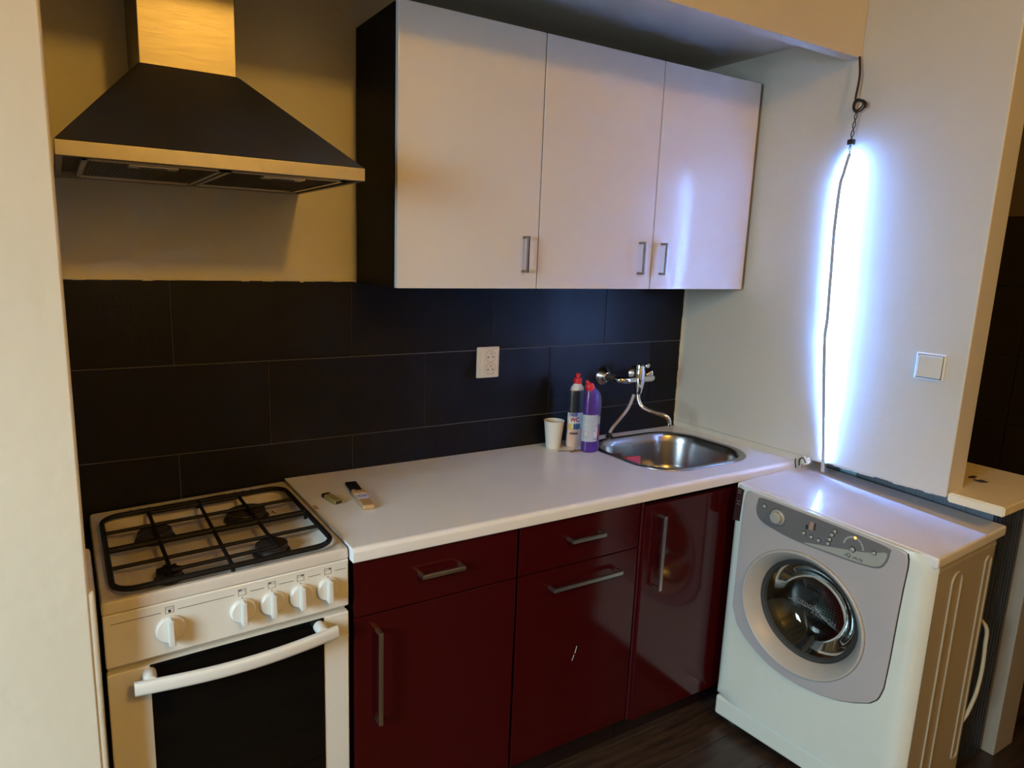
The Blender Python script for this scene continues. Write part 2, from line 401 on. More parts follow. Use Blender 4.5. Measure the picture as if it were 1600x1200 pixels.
# ------------------------------------------------------------------ upper cabinets
zub, zut, yu = 1.4545, 2.1636, -0.297
Z0c, Z1c = zub+0.002, zut-0.0015
doors_x = [0.232, 0.688, 1.1483, 1.611]
labs = ['white gloss wall cabinet nearest the cooker hood, handle at its lower right', 'white gloss wall cabinet in the middle of three, handle at its lower right',
        'white gloss wall cabinet nearest the glowing light strip, handle at its lower left']
for i in range(3):
    x0, x1 = doors_x[i], doors_x[i+1]
    c = thing('wall_cabinet', labs[i], 'wall cabinet', ((x0+x1)/2, -0.15, zub), group='white wall cabinets over the worktop')
    O = Vector(c.location)
    def cp(name, bm, m_, parent=c):
        o = link(name, bm, m_, parent); o.data.transform(Matrix.Translation(-O)); return o
    bm = bmesh.new(); tk = 0.016; e = 0.0008
    bx(bm, x0+e, x0+tk, yu+0.020, -0.011, Z0c, Z1c); bx(bm, x1-tk, x1-e, yu+0.020, -0.011, Z0c, Z1c)
    bx(bm, x0+tk, x1-tk, yu+0.020, -0.011, Z0c, Z0c+tk); bx(bm, x0+tk, x1-tk, yu+0.020, -0.011, Z1c-tk, Z1c)
    bx(bm, x0+tk, x1-tk, -0.016, -0.011, Z0c+tk, Z1c-tk)
    cp('carcass', bm, black_board)
    bm = bmesh.new(); bx(bm, x0+0.0018, x1-0.0018, yu, yu+0.018, zub, zut, bev=0.0022)
    dr = cp('door', bm, white_gloss)
    hx = [0.634, 1.090, 1.188][i]
    bm = bmesh.new(); hw = 0.0075
    bx(bm, hx-hw/2, hx+hw/2, yu-0.030, yu-0.022, 1.502, 1.606, bev=0.0012)
    bx(bm, hx-hw/2, hx+hw/2, yu-0.024, yu+0.0005, 1.502, 1.509, bev=0.0008); bx(bm, hx-hw/2, hx+hw/2, yu-0.024, yu+0.0005, 1.599, 1.606, bev=0.0008)
    cp('handle', bm, dark_nickel, dr)
# tall board closing the left side down behind the tiles' top edge (belongs to first cabinet's look)

# ------------------------------------------------------------------ lower cabinets
yd = -0.565
def pull(cpf, x0, x1, z0, z1, parent, vertical, yface):
    bm = bmesh.new(); r = 0.0055; yo = yface-0.030
    if vertical:
        bx(bm, x0-r, x0+r, yo, yo+0.008, z0, z1, bev=0.0014); bx(bm, x0-r, x0+r, yo+0.004, yface+0.0005, z0, z0+0.008, bev=0.001); bx(bm, x0-r, x0+r, yo+0.004, yface+0.0005, z1-0.008, z1, bev=0.001)
    else:
        bx(bm, x0, x1, yo, yo+0.008, z0-r, z0+r, bev=0.0014); bx(bm, x0, x0+0.008, yo+0.004, yface+0.0005, z0-r, z0+r, bev=0.001); bx(bm, x1-0.008, x1, yo+0.004, yface+0.0005, z0-r, z0+r, bev=0.001)
    return cpf('handle', bm, nickel, parent)
units = [
 (0.008, 0.474, 'burgundy gloss base cabinet beside the cooker with a drawer and long upright handle', True),
 (0.476, 0.920, 'burgundy gloss base cabinet in the middle, drawer over a door with a horizontal handle', True),
 (0.924, 1.600, 'burgundy gloss base cabinet partly hidden by the washing machine, under the sink', False)]
for i, (x0, x1, lb, drawer) in enumerate(units):
    c = thing('base_cabinet', lb, 'cabinet', ((x0+x1)/2, -0.29, 0), group='burgundy base cabinets')
    O = Vector(c.location)
    def cp(name, bm, m_, parent=c):
        o = link(name, bm, m_, parent); o.data.transform(Matrix.Translation(-O)); return o
    bm = bmesh.new(); tk = 0.016
    bx(bm, x0, x0+tk, yd+0.019, -0.012, 0.098, 0.839); bx(bm, x1-tk, x1, yd+0.019, -0.012, 0.098, 0.839)
    bx(bm, x0+tk, x1-tk, yd+0.019, -0.012, 0.098, 0.114); bx(bm, x0+tk, x1-tk, -0.018, -0.012, 0.114, 0.839)
    if i < 2: bx(bm, x0+tk, x1-tk, yd+0.019, yd+0.08, 0.68, 0.69)
    cp('carcass', bm, black_board)
    cp('plinth', bx(bmesh.new(), x0, x1, yd+0.05, yd+0.066, 0.0, 0.098), plinth_m)
    if drawer:
        dw = cp('drawer_front', bx(bmesh.new(), x0+0.003, x1-0.003, yd, yd+0.018, 0.692, 0.832, bev=0.002), red_gloss)
        dr = cp('door', bx(bmesh.new(), x0+0.003, x1-0.003, yd, yd+0.018, 0.104, 0.6885, bev=0.002), red_gloss)
        if i == 0:
            pull(cp, 0.175, 0.296, 0.770, 0.770, dw, False, yd); pull(cp, 0.067, 0, 0.404, 0.652, dr, True, yd)
        else:
            pull(cp, 0.640, 0.762, 0.771, 0.771, dw, False, yd); pull(cp, 0.582, 0.836, 0.637, 0.637, dr, False, yd)
            bm = bmesh.new()
            for p, q in (((0.6935, 0.401), (0.6995, 0.423)), ((0.684, 0.380), (0.6905, 0.397))):
                tube(bm, [(p[0], yd-0.0002, p[1]), (q[0], yd-0.0002, q[1])], 0.0008, 5)
            sc = cp('scratch', bm, label_w, dr); sc['label'] = 'pale scratch in the gloss'
    else:
        yf3 = yd-0.012
        dr = cp('door', bx(bmesh.new(), x0+0.006, 1.372, yf3, yf3+0.019, 0.098, 0.823, bev=0.003), red_gloss)
        cp('filler_panel', bx(bmesh.new(), 1.376, x1, yd+0.003, yd+0.018, 0.104, 0.828, bev=0.002), red_gloss)
        cp('edge_strip', bx(bmesh.new(), x0-0.001, x0+0.0045, yd-0.002, yd+0.018, 0.100, 0.832, bev=0.001), red_edge)
        pull(cp, 0.985, 0, 0.548, 0.790, dr, True, yf3)

# ------------------------------------------------------------------ worktop with sink hole
wt = thing('worktop', 'long white laminate worktop with cream front edge running from cooker to right wall', 'worktop', (0.8, -0.3, 0.876))
O = Vector(wt.location)
def wp(name, bm, m_, parent=wt, **k):
    o = link(name, bm, m_, parent, **k); o.data.transform(Matrix.Translation(-O)); return o
ZT = 0.876; ZB = 0.841
SC = (1.315, -0.283); hole = rrect(SC[0], SC[1], 0.236, 0.203, 0.135, 10)
outer = [(0.0015, -0.011), (0.0015, -0.572), (W-0.001, -0.572), (W-0.001, -0.011)]
bm = bmesh.new(); top_edges = []
def loop_edges(pts, z):
    vs = [bm.verts.new((*p, z)) for p in pts]; es = [bm.edges.new((vs[k], vs[(k+1) % len(vs)])) for k in range(len(vs))]
    return vs, es
V = {}
for z in (ZT, ZB):
    a, ea = loop_edges(outer, z); b, eb = loop_edges(hole, z); V[z] = (a, b)
    bmesh.ops.triangle_fill(bm, edges=ea+eb, use_beauty=True)
for j in range(2):
    a, b = V[ZT][j], V[ZB][j]
    for k in range(len(a)): bm.faces.new((a[k], a[(k+1) % len(a)], b[(k+1) % len(a)], b[k]))
wp('slab', bm, worktop_m, angle=20)
# rounded front edging
bm = bmesh.new(); prof = []
for k in range(7):
    a = math.radians(90*k/6); prof.append((-0.572-0.012*math.sin(a), ZT-0.012+0.012*math.cos(a)))
prof += [(-0.584, ZB+0.004), (-0.582, ZB), (-0.572, ZB)]
Mx = basis((0, 0, 0), (0, 1, 0), (0, 0, 1), (1, 0, 0))
prism(bm, prof, Mx, 0.0015, W-0.001)
wp('front_edging', bm, [worktop_m, edge_m], angle=50)
ob = wt.children[-1]
for pl in ob.data.polygons:
    if pl.normal.z < 0.75: pl.material_index = 1
# small stain chip by the cooker
wp('burn_stain', bx(bmesh.new(), 0.004, 0.014, -0.300, -0.270, ZT-0.0004, ZT+0.0003), mat('brown_stain', (0.42, 0.28, 0.15), 0.6))

# ------------------------------------------------------------------ sink
sk = thing('sink', 'stainless steel rounded square sink bowl let into the worktop below the tap', 'sink', (SC[0], SC[1], ZT))
bm = bmesh.new(); rings = []
prof = [(0.018, 0.0, 0.0012), (0.014, 0.0, 0.0045), (0.004, 0.0, 0.005), (-0.004, 0.0, 0.002), (-0.010, 0.0, -0.006), (-0.016, 0.0, -0.03), (-0.026, 0, -0.115), (-0.040, 0, -0.145), (-0.075, 0, -0.155), (-0.15, 0, -0.158), (-0.172, 0, -0.160)]
for d, _, z in prof:
    pts = rrect(0, 0, 0.232+d, 0.199+d, max(0.132+d*0.9, 0.012), 10)
    rings.append([bm.verts.new((*p, z)) for p in pts])
for a, b in zip(rings, rings[1:]):
    n = len(a)
    for k in range(n): bm.faces.new((a[k], a[(k+1) % n], b[(k+1) % n], b[k]))
bm.faces.new(rings[-1])
bw = link('bowl', bm, sink_steel, sk, angle=60); so_ = bw.modifiers.new('sheet', 'SOLIDIFY'); so_.thickness = 0.001; so_.offset = 0
bm = bmesh.new(); lathe(bm, [(0.0, -0.1575), (0.018, -0.1575), (0.030, -0.1565), (0.036, -0.1585)], 24, cap0=False, cap1=False); link('drain', bm, chrome, sk)

# tap
tp = thing('wall_tap', 'chrome wall-mounted mixer tap with swivel spout on the black tiles above the sink', 'tap', (1.31, -0.01, 1.11))
O = Vector(tp.location)
def tpf(name, bm, m_, parent=tp, **k):
    o = link(name, bm, m_, parent, **k); o.data.transform(Matrix.Translation(-O)); return o
for xr, xb in ((1.222, 1.245), (1.385, 1.372)):
    Mr = basis((xr, -0.0105, 1.11), (1, 0, 0), (0, 0, 1), (0, -1, 0))
    bm = bmesh.new(); lathe(bm, [(0.037, 0.0), (0.037, 0.003), (0.034, 0.008), (0.018, 0.026), (0.014, 0.028)], 32, M=Mr)
    ro = tpf('rosette', bm, rosette_m)
    bm = bmesh.new()
    prof = []
    for k in range(7):
        prof += [(0.0125, 0.024+0.007*k), (0.0145, 0.026+0.007*k), (0.0145, 0.029+0.007*k), (0.0125, 0.0305+0.007*k)]
    lathe(bm, prof, 20, M=Mr); tpf('coupling', bm, rubber if xr < 1.3 else chrome)
    bm = bmesh.new(); tube(bm, smooth_path([(xr, -0.078, 1.11), (xr, -0.100, 1.110), (xb, -0.112, 1.108), ((xb+1.31)/2, -0.113, 1.108), (1.31, -0.113, 1.108)], 5), 0.0125, 16)
    tpf('inlet_arm', bm, chrome)
bm = bmesh.new(); lathe(bm, [(0.0, -0.055), (0.011, -0.055), (0.014, -0.045), (0.017, -0.03), (0.0205, -0.01), (0.0215, 0.012), (0.020, 0.032), (0.018, 0.040), (0.0, 0.042)], 24, M=Matrix.Translation((1.31, -0.114, 1.108)), cap0=False, cap1=False)
tpf('valve_body', bm, chrome)
bm = bmesh.new(); tube(bm, smooth_path([(1.31, -0.105, 1.150), (1.309, -0.118, 1.162), (1.308, -0.140, 1.168), (1.308, -0.158, 1.166)], 5), [0.014]*6+[0.013]*5+[0.011]*4+[0.009], 14, ry=0.008)
lv = tpf('lever', bm, chrome)
bm = bmesh.new(); lathe(bm, [(0.0, 0.036), (0.018, 0.036), (0.0175, 0.055), (0.014, 0.062), (0.0, 0.064)], 24, M=Matrix.Translation((1.31, -0.114, 1.108)), cap0=False, cap1=False); tpf('lever_cap', bm, chrome)
bm = bmesh.new(); Mk = basis((1.350, -0.113, 1.125), (0, 1, 0), (0.3, 0, -1), (0.9, -0.1, 0.35)); lathe(bm, [(0.008, -0.01), (0.010, 0.0), (0.013, 0.014), (0.012, 0.019), (0, 0.020)], 18, M=Mk, cap1=False); tpf('diverter_knob', bm, chrome)
bm = bmesh.new(); tube(bm, smooth_path([(1.31, -0.114, 1.058), (1.312, -0.116, 1.030), (1.322, -0.130, 1.004), (1.345, -0.160, 0.990), (1.368, -0.188, 0.982), (1.383, -0.203, 0.972), (1.388, -0.208, 0.956), (1.388, -0.208, 0.942)], 6), 0.0078, 14); tpf('spout', bm, chrome)
bm = bmesh.new(); tube(bm, smooth_path([(1.303, -0.100, 1.048), (1.290, -0.088, 0.995), (1.262, -0.070, 0.945), (1.240, -0.055, 0.905), (1.236, -0.052, 0.8765)], 6), 0.0062, 12); tpf('drain_pipe', bm, strip_m)
bm = bmesh.new(); lathe(bm, [(0.015, 0.0005), (0.014, 0.004), (0.009, 0.012), (0.007, 0.02)], 20, M=Matrix.Translation((1.236, -0.052, ZT))); tpf('pipe_foot', bm, cast)

# sponge cloth in sink
bm = bmesh.new(); bx(bm, -0.038, 0.038, -0.011, 0.011, -0.052, 0.052, bev=0.004)
bmesh.ops.subdivide_edges(bm, edges=bm.edges, cuts=2, use_grid_fill=True)
for v in bm.verts: v.co.y += 0.004*math.sin(v.co.x*60)*math.cos(v.co.z*50)
o = link('sponge', bm, pink); o.location = (1.258, -0.165, 0.7735); o.rotation_euler = (-0.22, 0.10, 0.10)
tag(o, 'pink cleaning sponge leaning upright inside the steel sink bowl', 'sponge')

# ------------------------------------------------------------------ double socket and light switch
so = thing('wall_socket', 'cream double wall socket on the black tiles above the worktop', 'socket', (0.699, -0.010, 1.191))
link('cover', bx(bmesh.new(), -0.044, 0.044, -0.010, 0.0, -0.053, 0.053, bev=0.004, seg=3), white_plastic, so)
link('insert', bx(bmesh.new(), -0.026, 0.036, -0.0135, -0.008, -0.046, 0.046, bev=0.002, seg=2), white_plastic, so)
for zc_ in (0.0215, -0.0215):
    Ms = basis((0.006, -0.0128, zc_), (1, 0, 0), (0, 0, 1), (0, -1, 0))
    bm = bmesh.new(); lathe(bm, [(0.0205, 0.0), (0.0205, 0.0016), (0.019, 0.0018), (0.018, 0.0004), (0.0, 0.0002)], 28, M=Ms, cap1=False)
    s_ = link('outlet', bm, socket_m, so)
    for dx, dz in ((-0.0095, 0.0), (0.0095, 0.0)):
        bm = bmesh.new(); lathe(bm, [(0.0026, 0.0), (0.0026, 0.0008)], 12, M=Ms @ Matrix.Translation((dx, dz-0.003, 0.0004))); link('hole', bm, gap_m, s_)
    bm = bmesh.new(); lathe(bm, [(0.0024, 0.0), (0.0024, 0.009), (0.0012, 0.011)], 12, M=Ms @ Matrix.Translation((0, 0.0095, 0))); link('earth_pin', bm, nickel, s_)
sw = thing('light_switch', 'white square light switch on the right wall near the opening', 'switch', (W, -0.972, 1.268))
link('frame', bx(bmesh.new(), -0.008, 0.0, -0.041, 0.041, -0.039, 0.039, bev=0.004, seg=3), white_plastic, sw)
link('rocker', bx(bmesh.new(), -0.0125, -0.007, -0.034, 0.034, -0.0325, 0.032, bev=0.0025, seg=3, rot=Matrix.Rotation(0.03, 3, 'Y')), white_plastic, sw)
link('shadow_gap', bx(bmesh.new(), -0.0086, -0.0079, -0.0352, 0.0352, -0.034, 0.0333), gap_m, sw)

# ------------------------------------------------------------------ hanging LED strip
cb = thing('hanging_led_strip', 'thin LED light strip hanging from a black cable and lighting the right wall blue white', 'light strip', (1.60, -0.66, 2.17))
O = Vector(cb.location)
def cf(name, bm, m_, parent=cb, **k):
    o = link(name, bm, m_, parent, **k); o.data.transform(Matrix.Translation(-O)); return o
bm = bmesh.new(); tube(bm, smooth_path([(1.61, -0.645, 2.178), (1.605, -0.656, 2.12), (1.60, -0.655, 2.06), (1.60, -0.656, 2.046)], 5), 0.0034, 10); cf('cable', bm, cable_m)
bm = bmesh.new(); pts = []
for k in range(44):
    a = k/43*2*math.pi*2.6; r = 0.0165-0.003*math.sin(a*0.7)
    pts.append((1.60+0.006*math.sin(a*0.5), -0.669+r*math.cos(a), 2.032+r*math.sin(a+0.25*math.sin(a))))
tube(bm, pts, 0.0026, 8); cf('cable_knot', bm, cable_m)
bm = bmesh.new()
for s in (-1, 1):
    pts = [(1.60+0.002*s*math.cos(k*0.9), -0.664+0.007*k/13+0.0035*s*math.sin(k*0.8), 2.018-0.086*k/13) for k in range(14)]
    tube(bm, pts, 0.0017, 7)
    pts = [(1.60, -0.657+0.003*s*math.sin(k*0.6), 1.920-0.026*k/6) for k in range(7)]; tube(bm, pts, 0.0014, 6)
cf('thin_wires', bm, cable_m)
cf('connector', bx(bmesh.new(), 1.592, 1.608, -0.668, -0.648, 1.918, 1.935, bev=0.003), cable_m)
sp = [(1.6178, -0.647, 1.8969), (1.6143, -0.6367, 1.834), (1.613, -0.631, 1.7999), (1.613, -0.6299, 1.6811), (1.613, -0.634, 1.5805), (1.613, -0.639, 1.479), (1.613, -0.644, 1.3744), (1.6143, -0.6428, 1.3108), (1.6178, -0.6572, 1.1628), (1.6218, -0.6651, 1.0765), (1.6252, -0.6733, 0.9907), (1.626, -0.6806, 0.9289), (1.626, -0.686, 0.866)]
path = smooth_path(sp, 4)
def ribbon(bm, path, y0, y1, x0, x1):
    rr = []; ct, st_ = math.cos(math.radians(14)), math.sin(math.radians(14))     # the ribbon hangs slightly twisted
    for p in path:
        rr.append([bm.verts.new((p.x+a*ct+b*st_, p.y-a*st_+b*ct, p.z)) for a, b in ((x0, y0), (x1, y0), (x1, y1), (x0, y1))])
    for a, b in zip(rr, rr[1:]):
        for k in range(4): bm.faces.new((a[k], a[(k+1) % 4], b[(k+1) % 4], b[k]))
    bm.faces.new(rr[0][::-1]); bm.faces.new(rr[-1]); return bm
stp = cf('ribbon_backing', ribbon(bmesh.new(), path, -0.0070, 0.0070, -0.0016, 0.0), strip_m)
cf('light_emitting_face', ribbon(bmesh.new(), path[1:-3], -0.0034, 0.0034, 0.0001, 0.0007), led_m, stp)

# ------------------------------------------------------------------ gas cooker
ck = thing('gas_cooker', 'white gas cooker with four burners and black glass oven door beside the left wall', 'cooker', (-0.253, -0.29, 0))
O = Vector(ck.location)
def kf(name, bm, m_, parent=ck, **k):
    o = link(name, bm, m_, parent, **k); o.data.transform(Matrix.Translation(-O)); return o
kx0, kx1, ky = -0.5085, -0.0015, -0.563
kf('body', bx(bmesh.new(), kx0+0.004, kx1-0.004, ky+0.022, -0.02, 0.03, 0.842), enamel)
kf('base_plinth', bx(bmesh.new(), kx0+0.01, kx1-0.01, ky+0.05, -0.04, 0.0, 0.03), gap_m)
# hob tray with recessed well
bm = bmesh.new(); cxh, cyh = (kx0+kx1)/2, -0.300
HT = 0.866
levels = [((kx1-kx0)/2, 0.268, 0.008, 0.840), ((kx1-kx0)/2, 0.268, 0.010, 0.858), ((kx1-kx0)/2-0.003, 0.265, 0.010, 0.864), ((kx1-kx0)/2-0.010, 0.258, 0.012, HT), (0.232, 0.2335, 0.030, HT), (0.226, 0.2275, 0.034, HT-0.003), (0.205, 0.206, 0.040, HT-0.016), (0.190, 0.192, 0.040, HT-0.018)]
offy = [-0.291, -0.291, -0.291, -0.291, -0.325, -0.325, -0.325, -0.325]
rings = []
for (hx_, hy_, r_, z_), oy in zip(levels, offy):
    if oy == -0.291: hy_ += 0.003
    rings.append([bm.verts.new((p[0], p[1], z_)) for p in rrect(cxh, oy, hx_, hy_, r_, 5)])
for a, b in zip(rings, rings[1:]):
    n = len(a)
    for k in range(n): bm.faces.new((a[k], a[(k+1) % n], b[(k+1) % n], b[k]))
bm.faces.new(rings[-1])
hob = kf('hob_tray', bm, enamel_hob, angle=40)
# vents and seam at the back
bm = bmesh.new()
for xx in (-0.414, -0.392, -0.370, -0.150, -0.127, -0.104): bx(bm, xx-0.0035, xx+0.0035, -0.064, -0.051, HT-0.001, HT+0.0006)
tube(bm, [(-0.345, -0.064, HT+0.0006), (-0.175, -0.050, HT+0.0006)], 0.0009, 5)
kf('vent_slots', bm, gap_m, hob)
# burners
for bxx, byy, r_, cap in ((-0.376, -0.236, 0.040, True), (-0.155, -0.216, 0.050, True), (-0.375, -0.478, 0.027, False), (-0.152, -0.458, 0.038, True)):
    bm = bmesh.new(); zb = HT-0.018
    lathe(bm, [(r_*1.15, zb), (r_*1.12, zb+0.004), (r_*0.9, zb+0.006), (r_*0.88, zb+0.012), (r_*0.98, zb+0.013), (r_*0.98, zb+0.017)], 36, M=Matrix.Translation((bxx, byy, 0)))
    bn = kf('burner', bm, burner_m)
    bm = bmesh.new()
    if cap: lathe(bm, [(r_*0.9, zb+0.0172), (r_*0.97, zb+0.019), (r_*0.95, zb+0.0225), (r_*0.6, zb+0.0235), (0, zb+0.0238)], 36, M=Matrix.Translation((bxx, byy, 0)), cap1=False)
    else:
        pts = [(bxx+(r_*(0.82+0.16*math.cos(7*a)))*math.cos(a), byy+(r_*(0.82+0.16*math.cos(7*a)))*math.sin(a)) for a in [2*math.pi*k/56 for k in range(56)]]
        prism(bm, pts, Matrix.Identity(4), zb+0.014, zb+0.024, bev=0.001)
        lathe(bm, [(0.006, 0), (0.006, 0.008), (0.003, 0.012)], 12, M=Matrix.Translation((bxx+0.002, byy-r_*0.95, zb+0.005)))
    kf('burner_cap', bm, burner_m if cap else cast, bn)
# pan support grate
gz = 0.879
bm = bmesh.new(); fr = rrect(cxh-0.003, -0.330, 0.227, 0.222, 0.045, 6)
tube(bm, [(p[0], p[1], gz) for p in fr], 0.0062, 10, closed=True); kf('grate_frame', bm, cast)
def bar(p, q, r=0.0047): kf('grate_bar', tube(bmesh.new(), [(*p, gz), (*q, gz)], r, 8), cast)
gx0, gx1 = cxh-0.003-0.227, cxh-0.003+0.227
bar((gx0, -0.222), (gx1, -0.222)); bar((gx0, -0.332), (gx1, -0.332), 0.0078); bar((gx0, -0.435), (gx1, -0.435))
bar((-0.372, -0.505), (-0.150, -0.500)); bar((-0.378, -0.130), (-0.155, -0.130), 0.0055)
bar((-0.256, -0.112), (-0.258, -0.548)); bar((-0.378, -0.130), (-0.374, -0.470)); bar((-0.155, -0.130), (-0.150, -0.500))
bm = bmesh.new()
for p in ((gx0+0.002, -0.332), (gx1-0.002, -0.332), (-0.257, -0.110), (-0.257, -0.550)): tube(bm, [(*p, gz), (p[0], p[1], HT-0.004)], 0.0045, 8)
kf('grate_feet', bm, cast)['kind'] = 'stuff'
# front: control panel, knobs, prints
pn = kf('control_panel', bx(bmesh.new(), kx0+0.001, kx1-0.001, ky, ky+0.022, 0.722, 0.838, bev=0.004, seg=3), enamel)
bm = bmesh.new(); segs = [(-0.495, -0.403), (-0.371, -0.259), (-0.226, -0.196), (-0.164, -0.132), (-0.099, -0.070), (-0.036, -0.010)]
kns = [-0.387, -0.243, -0.180, -0.116, -0.053]
zl = 0.817
for a, b in segs: bx(bm, a, b, ky-0.0003, ky+0.001, zl-0.0005, zl+0.0005)
for j, kx in enumerate(kns):
    for a in ((kx-0.008, kx-0.0073, 0.812, 0.827), (kx+0.0073, kx+0.008, 0.812, 0.827), (kx-0.008, kx+0.008, 0.826, 0.8268), (kx-0.008, kx+0.008, 0.812, 0.8126), (kx-0.008, kx+0.008, 0.822, 0.8224)):
        bx(bm, a[0], a[1], ky-0.0003, ky+0.001, a[2], a[3])
    d = [0, -0.004, -0.004, 0.004, 0.005][j]
    bx(bm, kx+d-0.0025, kx+d+0.0025, ky-0.0004, ky+0.001, 0.8235 if j else 0.814, 0.8255 if j else 0.820)
    bx(bm, kx-0.0011, kx+0.0011, ky-0.0003, ky+0.001, 0.804, 0.8075)
kf('printed_marks', bm, black_print, pn)
for j, kx in enumerate(kns):
    zc_ = 0.778
    Mk = basis((kx, ky-0.0005, zc_), (1, 0, 0), (0, 0, 1), (0, -1, 0))
    bm = bmesh.new(); R0 = 0.0275 if j else 0.0295
    lathe(bm, [(R0, 0.0), (R0, 0.003), (R0*0.93, 0.008), (R0*0.86, 0.0095), (0.0, 0.010)], 36, M=Mk, cap1=False)
    kn = kf('knob', bm, white_plastic, pn)
    bm = bmesh.new(); g_ = [(-0.0062, -R0*0.93), (0.0062, -R0*0.93), (0.0050, R0*0.9), (0.0, R0*0.98), (-0.0050, R0*0.9)]
    prism(bm, g_, Mk, 0.004, 0.027, bev=0.002); kf('knob_grip', bm, white_plastic, kn)
# oven door
dz1 = 0.708
ov = kf('oven_door', bx(bmesh.new(), kx0+0.001, kx1-0.001, ky, ky+0.020, 0.235, dz1, bev=0.004, seg=3), enamel)
kf('door_glass', bx(bmesh.new(), -0.430, -0.064, ky-0.0012, ky+0.004, 0.262, dz1-0.0005, bev=0.0005, seg=1), black_glass, ov)
bm = bmesh.new(); pts = []
for k in range(17):
    s = k/16; pts.append((-0.462+0.418*s, ky-0.037-0.018*math.sin(math.pi*s), 0.686+0.0*s-0.004*math.sin(math.pi*s)))
P_, F_ = ring_frames(pts)
rr = []
for p in P_: rr.append([bm.verts.new(p+Vector((0, a*0.009, b*0.0145))) for a, b in [(math.cos(t_)*(abs(math.cos(t_))**-0.35 if abs(math.cos(t_)) > 1e-3 else 1), math.sin(t_)*(abs(math.sin(t_))**-0.35 if abs(math.sin(t_)) > 1e-3 else 1)) for t_ in [2*math.pi*(q+0.5)/16 for q in range(16)]]])
for a, b in zip(rr, rr[1:]):
    for k in range(16): bm.faces.new((a[k], a[(k+1) % 16], b[(k+1) % 16], b[k]))
bm.faces.new(rr[0][::-1]); bm.faces.new(rr[-1])
hd = kf('oven_handle', bm, white_plastic, ov, angle=50)
for xx in (-0.432, -0.076):
    Mk = basis((xx, ky, 0.691), (1, 0, 0), (0, 0, 1), (0, -1, 0))
    bm = bmesh.new(); lathe(bm, [(0.0135, 0.0), (0.0135, 0.012), (0.012, 0.036)], 20, M=Mk); kf('handle_mount', bm, white_plastic, ov)
kf('drawer_front', bx(bmesh.new(), kx0+0.001, kx1-0.001, ky, ky+0.020, 0.05, 0.228, bev=0.004, seg=3), enamel)

# the cooker stands a little out of true: its left side sits lower
for o in ck.children_recursive:
    for v in o.data.vertices: v.co.z *= 0.9991+0.039*v.co.x

# black wire scrap on the hob
bm = bmesh.new()
tube(bm, smooth_path([(-0.100, -0.226, 0), (-0.098, -0.214, .004), (-0.091, -0.222, 0), (-0.085, -0.205, .005), (-0.079, -0.214, 0), (-0.068, -0.200, .003), (-0.055, -0.190, 0), (-0.047, -0.176, 0.004)], 4), 0.0012, 6)
tube(bm, smooth_path([(-0.096, -0.221, .003), (-0.088, -0.208, 0.0), (-0.082, -0.219, .004), (-0.069, -0.214, 0), (-0.058, -0.202, .003), (-0.043, -0.186, 0)], 4), 0.0012, 6)
o = link('wire_scrap', bm, cast); o.location = (0, 0, 0.8495); tag(o, 'curled scrap of black wire on the hob beside the largest burner', 'wire')

# ------------------------------------------------------------------ washing machine (own frame: x depth, -y along its front, z up)
wm = thing('washing_machine', 'white front-loading washing machine standing at the end of the worktop by the right wall', 'washing machine', (1.283, -0.609, 0), 0.0636)
SH = 0.052/0.847
def wf_(name, bm, m_, parent=wm, **k):
    o = link(name, bm, m_, parent, **k)
    for v in o.data.vertices: v.co.z *= 1+SH*v.co.y*1.0
    return o
Wm, Dm = 0.595, 0.392
# body shell without front hole problem: built as walls around the drum
def front_poly(t, z, d): return Vector((d, -t, z))
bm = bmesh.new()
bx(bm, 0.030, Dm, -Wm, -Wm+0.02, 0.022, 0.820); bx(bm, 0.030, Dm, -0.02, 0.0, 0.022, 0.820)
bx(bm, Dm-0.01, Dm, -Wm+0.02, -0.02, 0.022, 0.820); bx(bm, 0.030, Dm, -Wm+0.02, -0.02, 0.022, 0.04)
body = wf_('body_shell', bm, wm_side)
# raised ribs pressed in the near side
bm = bmesh.new()
Mside = basis((0, -Wm, 0), (1, 0, 0), (0, 0, 1), (0, -1, 0))
for xa, xb, za, zb in ((0.118, 0.186, 0.10, 0.785), (0.330, 0.375, 0.10, 0.785)):
    oo = rrect((xa+xb)/2, (za+zb)/2, (xb-xa)/2, (zb-za)/2, (xb-xa)/2-0.001, 6)
    ii = rrect((xa+xb)/2, (za+zb)/2, (xb-xa)/2-0.007, (zb-za)/2-0.007, (xb-xa)/2-0.008, 6)
    mid = rrect((xa+xb)/2, (za+zb)/2, (xb-xa)/2-0.0035, (zb-za)/2-0.0035, (xb-xa)/2-0.0045, 6)
    A_ = [bm.verts.new(Mside @ Vector((*p, -0.001))) for p in oo]; Bm = [bm.verts.new(Mside @ Vector((*p, 0.0035))) for p in mid]; C_ = [bm.verts.new(Mside @ Vector((*p, -0.001))) for p in ii]
    n = len(oo)
    for a, b in ((A_, Bm), (Bm, C_)):
        for k in range(n): bm.faces.new((a[k], a[(k+1) % n], b[(k+1) % n], b[k]))
bx(bm, 0.030, Dm, -Wm-0.0015, -Wm, 0.808, 0.812)
wf_('side_pressings', bm, wm_side, body)
